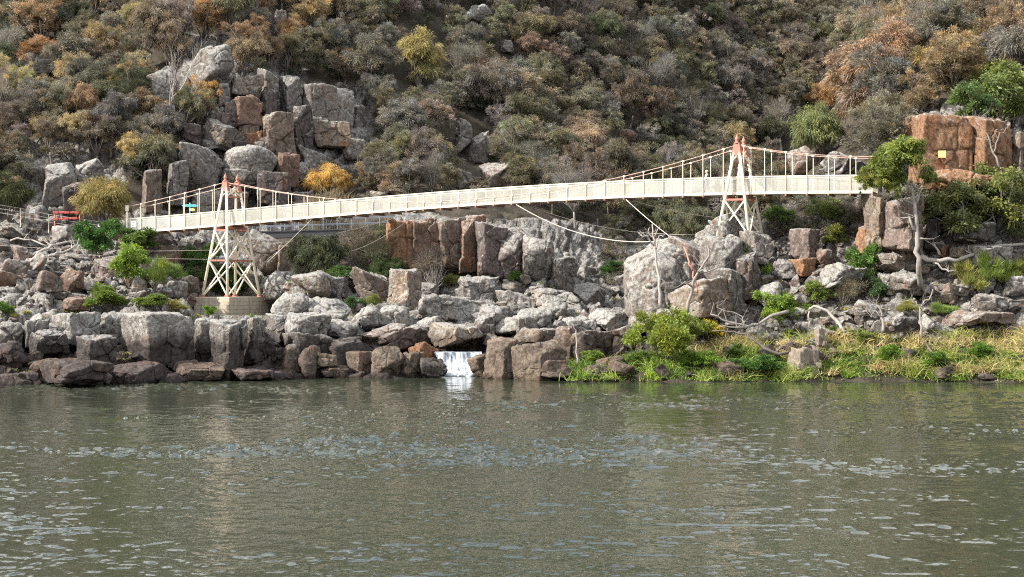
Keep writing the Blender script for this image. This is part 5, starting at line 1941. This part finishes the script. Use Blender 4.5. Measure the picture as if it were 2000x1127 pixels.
def wood(name, mat, label, cat, paths, seed=1, twigs=0, twig_len=.8, two=None):
    """paths: list of (pixel path [(x, y, Y)], r0, r1)"""
    rr = random.Random(seed)
    p0 = P(*paths[0][0][0])
    root = empty(name, p0)
    top(root, label, cat)
    for i, (path, r0, r1) in enumerate(paths):
        mb = MB()
        ctrl = [P(*q) for q in path]
        pts = []
        for a, b in zip(ctrl, ctrl[1:]):
            for u in (0, .33, .66):
                pts.append(a.lerp(b, u) + (Vector([rr.gauss(0, .05) for _ in range(3)]) if u else Vector((0, 0, 0))))
        pts.append(ctrl[-1])
        n = len(pts)
        mb.tube(pts, [r0 + (r1 - r0) * k / (n - 1) for k in range(n)], 8)
        for _ in range(twigs):
            k = rr.randrange(n // 3, n)
            v = Vector((rr.gauss(0, 1), rr.gauss(0, .6), rr.gauss(.4, .6))).normalized()
            branching(mb, pts[k], v, twig_len * rr.uniform(.5, 1.2), max(.01, r1 * .8), 1, rr, .6, .2, 2)
        mb.build('trunk' if i == 0 else 'branch', M[mat] if not two or i == 0 else M[two], root, True)
    return root


def bare_tree(px, py_base, h_px, Y, mat, label, seed, depth=4, spread=.38, r=.1, name='bare_tree', up=.35, n=3):
    rr = random.Random(seed)
    b = P(px, py_base, Y)
    root = empty(name, b)
    top(root, label, 'dead tree')
    h = h_px / F * Y
    mb = MB()
    branching(mb, b - Vector((0, 0, .3)), Vector((rr.gauss(0, .08), 0, 1)).normalized(), h * .45, r, 0, rr, spread, up, n)
    mb.build('trunk', M[mat], root, True)
    for k in range(4):
        mb = MB()
        st = b + Vector((0, 0, h * (.16 + .08 * k)))
        branching(mb, st, Vector((rr.gauss(0, .5), rr.gauss(0, .4), 1)).normalized(), h * .38, r * .6, depth - 1, rr, spread, up, n)
        mb.build('branch', M[mat], root, True)


_h = hit(335, 262)
bare_tree(335, 268, 190, _h.y - 1, 'palebark', 'tall bare whitish tree with fine branches on the left slope', 4, 4, .4, .14)
for i, (px, py, hh) in enumerate(((175, 55, 90), (500, 110, 70), (985, 175, 60), (1080, 200, 60), (700, 330, 60), (1730, 250, 130), (1120, 60, 60), (1880, 60, 110), (560, 140, 70), (1330, 190, 50), (870, 200, 60))):
    q = hit(px, py)
    bare_tree(px, py, hh, q.y - .5, 'greybark' if i % 2 else 'palebark',
              ['leaning dead stem among brown trees near the top left', 'dead grey bush above the stacked column of the left cliff', 'pale dead branches in the middle of the hillside', 'fallen looking pale branches right of the middle of the hillside',
               'bare pale bush below the white streaked cliff', 'bare grey tree behind the round sheoak on the right ridge', 'thin dead tree near the top in the middle', 'dark bare tree at the top of the right ridge',
               'grey dead tree above the grey fluted pillar', 'small dead tree in the dark valley side', 'grey dead tree on the hillside below the tall pale tree'][i], 30 + i, 3, .5, .07)
wood('dead_tree', 'palebark', 'slim white dead tree standing before the great pale outcrop', 'dead tree',
     [([(1290, 600, 100), (1287, 560, 100), (1281, 510, 100.3), (1279, 470, 100.4), (1274, 438, 100.5)], .115, .04), ([(1279, 480, 100.4), (1264, 462, 100.2), (1252, 458, 100)], .07, .03), ([(1279, 472, 100.4), (1266, 452, 100.5), (1270, 444, 100.6)], .06, .02),
      ([(1280, 490, 100.3), (1288, 460, 100.2), (1295, 462, 100)], .05, .02), ([(1279, 462, 100.4), (1290, 442, 100.4)], .05, .02)], 3, 3, .5)
wood('dead_tree', 'greybark', 'twisted grey dead tree leaning beside the orange tinged block', 'dead tree',
     [([(1342, 612, 100.5), (1350, 575, 100.5), (1356, 545, 100.3), (1372, 520, 100.3), (1385, 500, 100.2), (1384, 486, 100.2)], .12, .045), ([(1352, 560, 100.4), (1338, 550, 100.2), (1330, 556, 100)], .08, .02), ([(1366, 530, 100.2), (1382, 530, 100), (1396, 526, 100.2)], .08, .03)], 5, 5, .9)
wood('red_branch', 'deadred', 'reddish dead branch lying up the face of the great outcrop', 'branch',
     [([(1362, 572, 101.2), (1358, 548, 101.4), (1350, 520, 101.8), (1336, 482, 102.5)], .08, .05), ([(1352, 528, 101.6), (1345, 510, 101.8)], .07, .04)], 6, 0)
wood('fallen_branch', 'greybark', 'long pale forked branch lying over the rocks right of the yellow flowering bush', 'branch',
     [([(1540, 608, 101.5), (1508, 616, 101), (1480, 634, 100.6), (1455, 636, 100.5), (1420, 628, 100.3), (1388, 614, 100.3)], 0.122, 0.043), ([(1466, 636, 100.5), (1440, 640, 100), (1402, 638, 99.8)], 0.079, 0.036), ([(1455, 636, 100.5), (1450, 618, 100.6), (1400, 600, 100.8)], 0.050, 0.022)], 7, 4, .9)
wood('fallen_branch', 'bark', 'dark curved branch sweeping from the stump low over the grass', 'branch',
     [([(1550, 688, 98), (1520, 692, 97.6), (1492, 680, 97.6), (1470, 662, 97.8), (1452, 652, 98), (1420, 648, 98), (1392, 646, 98)], 0.122, 0.036), ([(1515, 688, 97.6), (1540, 670, 98), (1552, 662, 98.2)], 0.050, 0.029)], 8, 3, .6)
wood('fallen_branch', 'palebark', 'arching bleached branch standing over rocks right of the stump', 'branch',
     [([(1650, 650, 99.5), (1632, 624, 100), (1615, 606, 100.3), (1590, 598, 100.6), (1580, 606, 100.8)], 0.115, 0.072), ([(1582, 604, 100.8), (1580, 640, 100.3)], 0.050, 0.036)], 9, 2, .6)
wood('driftwood_log', 'palebark', 'large bleached driftwood log lying across the right scree', 'driftwood',
     [([(1800, 500, 103.6), (1820, 508, 103.2), (1868, 510, 103.2), (1900, 498, 103.6), (1950, 480, 104), (2010, 476, 104.2)], 0.173, 0.094), ([(1824, 514, 103), (1846, 526, 102.8), (1856, 530, 102.6), (1872, 528, 102.6)], 0.072, 0.036), ([(1835, 498, 103.4), (1824, 474, 103.8)], 0.094, 0.050)], 10, 2, .8)
wood('driftwood_log', 'palebark', 'thinner bleached bough above the large driftwood log', 'driftwood',
     [([(1874, 464, 104.2), (1902, 470, 104), (1925, 460, 104.2), (1942, 458, 104.2)], 0.086, 0.050), ([(1926, 462, 104.2), (1926, 478, 104)], 0.043, 0.029)], 11, 2, .8)
for i, pth in enumerate(([(60, 510, 119), (85, 488, 120), (110, 478, 121), (150, 470, 122)], [(95, 500, 119), (120, 494, 120), (150, 480, 121)], [(20, 470, 123), (60, 468, 123), (90, 480, 122.5)])):
    wood('driftwood_log', 'palebark', ['longest bleached driftwood log slanting up the left scree', 'short bleached log beside the longest one in the left scree', 'thin weathered pole lying high in the left scree'][i], 'driftwood', [(pth, .13 - .03 * i, .07)], 20 + i, 3, .9)
# stump
def stump():
    base = P(1570, 735, 97)
    root = empty('tree_stump', base)
    top(root, 'broad hollow grey stump on the grassy right bank', 'stump')
    for nm, px, py, w, h, Y, sd in (('base', 1571, 706, 62, 66, 97, 5), ('snag', 1602, 664, 24, 48, 98.2, 8)):
        v, f = rock_shape(sd, 'c', (w / F * Y, w / F * Y, h / F * Y), 20, ICO5, 1.2)
        v[:, 0] *= 1 - .22 * v[:, 2] / (h / F * Y)
        o = link(nm, np_mesh(nm, v, f, True), M['stump'], root)
        o.location = P(px, py, Y) - base
    mb = MB()
    c = P(1578, 682, 96.4)
    mb.tube([c, c + Vector((0, .5, -.1))], [.3, .2], 9)
    mb.build('hollow', M['hollow'], root)  # solid plug; the cavity's shade is put into its near-black colour


stump()
gum = wood('gum_tree', 'greybark', 'tall grey forked tree with light green leaves hiding the right end of the bridge', 'tree',
     [([(1798, 562, 102.4), (1794, 520, 101.2), (1792, 480, 101.3), (1790, 440, 101.4), (1787, 400, 101.5), (1780, 360, 101.6)], .19, .09), ([(1790, 452, 101.4), (1778, 432, 101.2), (1772, 410, 103), (1758, 395, 103), (1740, 372, 103)], .09, .04),
      ([(1788, 400, 101.5), (1800, 370, 101.5), (1806, 330, 101.4)], .08, .03), ([(1790, 390, 101.5), (1768, 350, 101.6), (1745, 330, 101.6)], .07, .03)], 15, 6, 1.0)
for px, py, w, col in ((1742, 312, 100, (.16, .21, .05)), (1716, 350, 62, (.18, .215, .055)), (1784, 296, 60, (.15, .20, .05)), (1752, 352, 50, (.13, .175, .045)), (1700, 356, 34, (.12, .165, .05)), (1812, 344, 40, (.14, .18, .05))):
    q = P(px, py, 101.6)
    k = w / F * 101.6 / 2
    c = bpy.data.objects.new('crown', CROWN['gum'][int(px) % 4][0])
    COL.objects.link(c)
    c.parent = gum
    c.location = q - Vector((0, 0, 1.6 * k)) - WL[gum]
    c.rotation_euler.z = px
    c.scale = (k, k, k)
    c.color = (*col, 1)
wood('bare_sapling', 'greybark', 'bare forked sapling standing in the grass of the right bank', 'dead tree',
     [([(1801, 660, 98.8), (1798, 630, 98.9), (1797, 600, 99), (1815, 585, 99), (1822, 565, 99.2)], .10, .03), ([(1797, 605, 99), (1790, 592, 99), (1780, 585, 99.2), (1750, 592, 99.4)], .05, .02)], 16, 5, .8)
wood('bare_sapling', 'bark', 'dark bent stick leaning down the grass towards the water', 'dead tree', [([(1832, 716, 97), (1822, 692, 97.5), (1812, 676, 97.8), (1800, 666, 98)], .10, .05)], 17, 2, .5)
wood('bare_sapling', 'greybark', 'stubby bare trunk between pale rocks left of the forked sapling', 'dead tree', [([(1725, 648, 99.2), (1724, 625, 99.4), (1720, 605, 99.5), (1712, 592, 99.6)], .12, .04), ([(1724, 620, 99.4), (1706, 604, 99.5), (1702, 620, 99.3)], .05, .02)], 18, 5, .8)
wood('bare_sapling', 'greybark', 'thin bare tree in front of the orange cliff', 'dead tree',
     [([(1955, 330, 106), (1940, 300, 106), (1928, 262, 106), (1908, 240, 106)], .08, .03), ([(1940, 300, 106), (1950, 270, 106), (1965, 250, 106)], .05, .02)], 19, 6, 1.0)
wood('dead_tree', 'palebark', 'thin white stick standing at the right end of the tan waterside rocks', 'dead tree', [([(1128, 710, 98), (1126, 680, 98), (1125, 645, 98.2)], .07, .03)], 21, 1, .4)
wood('leaning_tree', 'bark', 'dark leaning trunk with crooked limbs under the golden olive tree', 'tree',
     [([(1878, 185, 121), (1870, 160, 121), (1855, 130, 121), (1830, 112, 121)], .20, .08), ([(1868, 155, 121), (1880, 120, 121), (1886, 90, 121)], .10, .04), ([(1856, 132, 121), (1845, 90, 121)], .09, .03)], 22, 6, 1.4)


# ---- grass on the right bank
def grass_tufts(points, hmin, hmax, blades, cols, rng, spread=.28, splay=.55):
    n = len(points)
    pts = np.array([tuple(p) for p in points])
    i = np.repeat(np.arange(n), blades)
    N = len(i)
    hs = (hmin + (hmax - hmin) * rng.random(n) ** 3)[i] * rng.uniform(.45, 1.15, N)
    root = pts[i] + rng.normal(0, 1, (N, 3)) * (spread, spread, .03)
    d = rng.normal(0, splay, (N, 3))
    d[:, 2] = 1
    d /= np.linalg.norm(d, axis=1, keepdims=True)
    V, Fq, m = strands(root, d, hs, rng.uniform(.012, .03, N), .45, rng, 2)
    c = np.array(cols)[rng.integers(0, len(cols), n)][i] * rng.uniform(.75, 1.25, (N, 1))
    return V, Fq, np.repeat(c, m, 0)


def bank_grass():
    rr = random.Random(5)
    rng = np.random.default_rng(8)
    gpts, spts = [], []
    for _ in range(5200):
        px = rr.uniform(1120, 2040)
        y0 = float(np.interp(px, [1120, 1250, 1350, 1450, 1550, 1650, 1800, 2040], [715, 705, 690, 660, 665, 655, 660, 648]))
        py = rr.uniform(y0, 744)
        if px < 1260 and rr.random() < .55:
            continue
        p = hit(px, py)
        if p is None or p.z < -.05:
            continue
        bare = fbm(np.array([[px / 38.0, py / 20.0, 8.1]]), 3, 14)[0]
        if bare > .12 and rr.random() < .9:
            continue
        f = fbm(np.array([[px / 60.0, py / 22.0, 3.3]]), 3, 4)[0] * 1.4 + (705 - py) / 60 + (px - 1550) / 1100
        (spts if f > .42 else gpts).append(p)
    V, Fq, T = grass_tufts(gpts, .2, 2.0, 26, [(.15, .25, .045), (.23, .31, .05), (.08, .15, .03), (.30, .33, .09)], rng)
    o = link('green_grass', np_mesh('green_grass', V, Fq, True, T), M['grass'])
    o.color = (1, 1, 1, 1)
    top(o, 'lush yellow green grass along the right waterline', 'grass', None, 'stuff')
    V, Fq, T = grass_tufts(spts, .2, 2.0, 28, [(.46, .37, .19), (.55, .44, .24), (.36, .33, .13), (.26, .29, .08)], rng)
    o = link('dry_grass', np_mesh('dry_grass', V, Fq, True, T), M['grass'])
    o.color = (1, 1, 1, 1)
    top(o, 'straw coloured dry grass higher on the right bank', 'grass', None, 'stuff')
    # odd tufts among the rocks of both banks
    pts = []
    for _ in range(600):
        px, py = rr.choice([(rr.uniform(0, 520), rr.uniform(570, 625)), (rr.uniform(1480, 2000), rr.uniform(480, 650)), (rr.uniform(540, 1250), rr.uniform(540, 640)), (rr.uniform(0, 420), rr.uniform(690, 745))])
        if fbm(np.array([[px / 45.0, py / 30.0, 1.0]]), 2, 9)[0] < .1:
            continue
        p = hit(px, py)
        if p and p.z > .2:
            pts.append(p)
    V, Fq, T = grass_tufts(pts, .25, .6, 24, [(.14, .20, .05), (.26, .25, .07), (.36, .30, .12)], rng, .2)
    o = link('tuft_grass', np_mesh('tuft_grass', V, Fq, True, T), M['grass'])
    o.color = (1, 1, 1, 1)
    top(o, 'sparse grass growing in cracks between the rocks', 'grass', None, 'stuff')
    # big tussocks
    for i, (px, py, s, c, lab) in enumerate([
            (1648, 690, 1.5, (.52, .42, .22), 'tall fountain of straw grass right of the hollow stump'), (1960, 690, 1.5, (.55, .44, .25), 'pale golden tussock at the right edge of the bank'),
            (1742, 722, 1.0, (.42, .38, .14), 'round straw tussock near the water below the bent stick'), (1655, 736, 1.1, (.20, .32, .04), 'bright green tussock standing at the waterline'),
            (1862, 692, 1.1, (.48, .40, .18), 'straw tussock above the small tan shard rock'), (1900, 728, 1.0, (.44, .40, .16), 'pale tussock between shard rock and right edge'),
            (1275, 735, 1.0, (.27, .38, .05), 'vivid reed tussock at the waterline under the yellow green bush'), (1004, 735, .6, (.42, .38, .08), 'yellow tussock at the foot of the large tan wedge'),
            (1565, 728, .9, (.40, .33, .15), 'straw tussock in front of the hollow stump'), (222, 720, .7, (.42, .40, .14), 'yellowish grass tuft among the left waterside slabs'),
            (1100, 728, .8, (.36, .33, .09), 'straw green tussock at the right end of the tan rocks'), (8, 748, .7, (.32, .32, .06), 'yellow green tuft at the lower left shore edge'),
            (28, 618, .6, (.36, .33, .10), 'straw tuft on the ledge at far left'), (82, 622, .6, (.38, .33, .09), 'golden tuft on the ledge above the blocky grey boulder'),
            (52, 612, .6, (.30, .29, .09), 'greenish tuft on the ledge between two golden ones')]):
        p = hit(px, py)
        if p is None:
            continue
        if p.z < .05:
            p.z = .05
        V, Fq, T = grass_tufts([Vector((0, 0, 0))] * 7, .5 * s, 1.0 * s, 40, [c, tuple(x * .8 for x in c)], rng, .16 * s, .5)
        o = link('grass_tussock', np_mesh('grass_tussock', V, Fq, True, T), M['grass'])
        o.location = p
        o.color = (1, 1, 1, 1)
        top(o, lab, 'tussock')


bank_grass()


def bank_clumps():
    rr = random.Random(31)
    rng = np.random.default_rng(12)
    protos = []
    for k in range(4):
        c = [(.50, .41, .21), (.44, .38, .16), (.56, .46, .26), (.36, .36, .12)][k]
        V, Fq, T = grass_tufts([Vector((0, 0, 0))] * 8, .6, 1.3, 44, [c, tuple(x * .75 for x in c)], rng, .2, .55)
        me = np_mesh('grass_tussock', V, Fq, True, T)
        me.materials.append(M['grass'])
        protos.append(me)
    done = []
    while len(done) < 44:
        px, py = rr.uniform(1420, 2010), rr.uniform(655, 738)
        if any(abs(px - a) < 18 and abs(py - b) < 9 for a, b in done):
            continue
        p = hit(px, py)
        if p is None or p.z < .1:
            continue
        done.append((px, py))
        if len(done) % 3:
            o = bpy.data.objects.new('grass_tussock', protos[rr.randrange(4)])
            COL.objects.link(o)
            o.location = p
            o.rotation_euler.z = rr.uniform(0, 6.28)
            k = rr.uniform(.6, 1.25)
            o.scale = (k, k, k * rr.uniform(.8, 1.2))
            o.color = (1, 1, 1, 1)
            top(o, 'dry straw coloured tussock in the grass band of the right bank', 'tussock', 'tussocks of the right bank')
        else:
            k = rr.uniform(.32, .6)
            plant('shrub', p, k, vary((.10, .17, .04), rr), 'low leafy green clump between straw tussocks on the right bank', 'shrub', 'leafy clumps of the right bank', rr, .8, 'leafy_shrub', .1, .6)


bank_clumps()
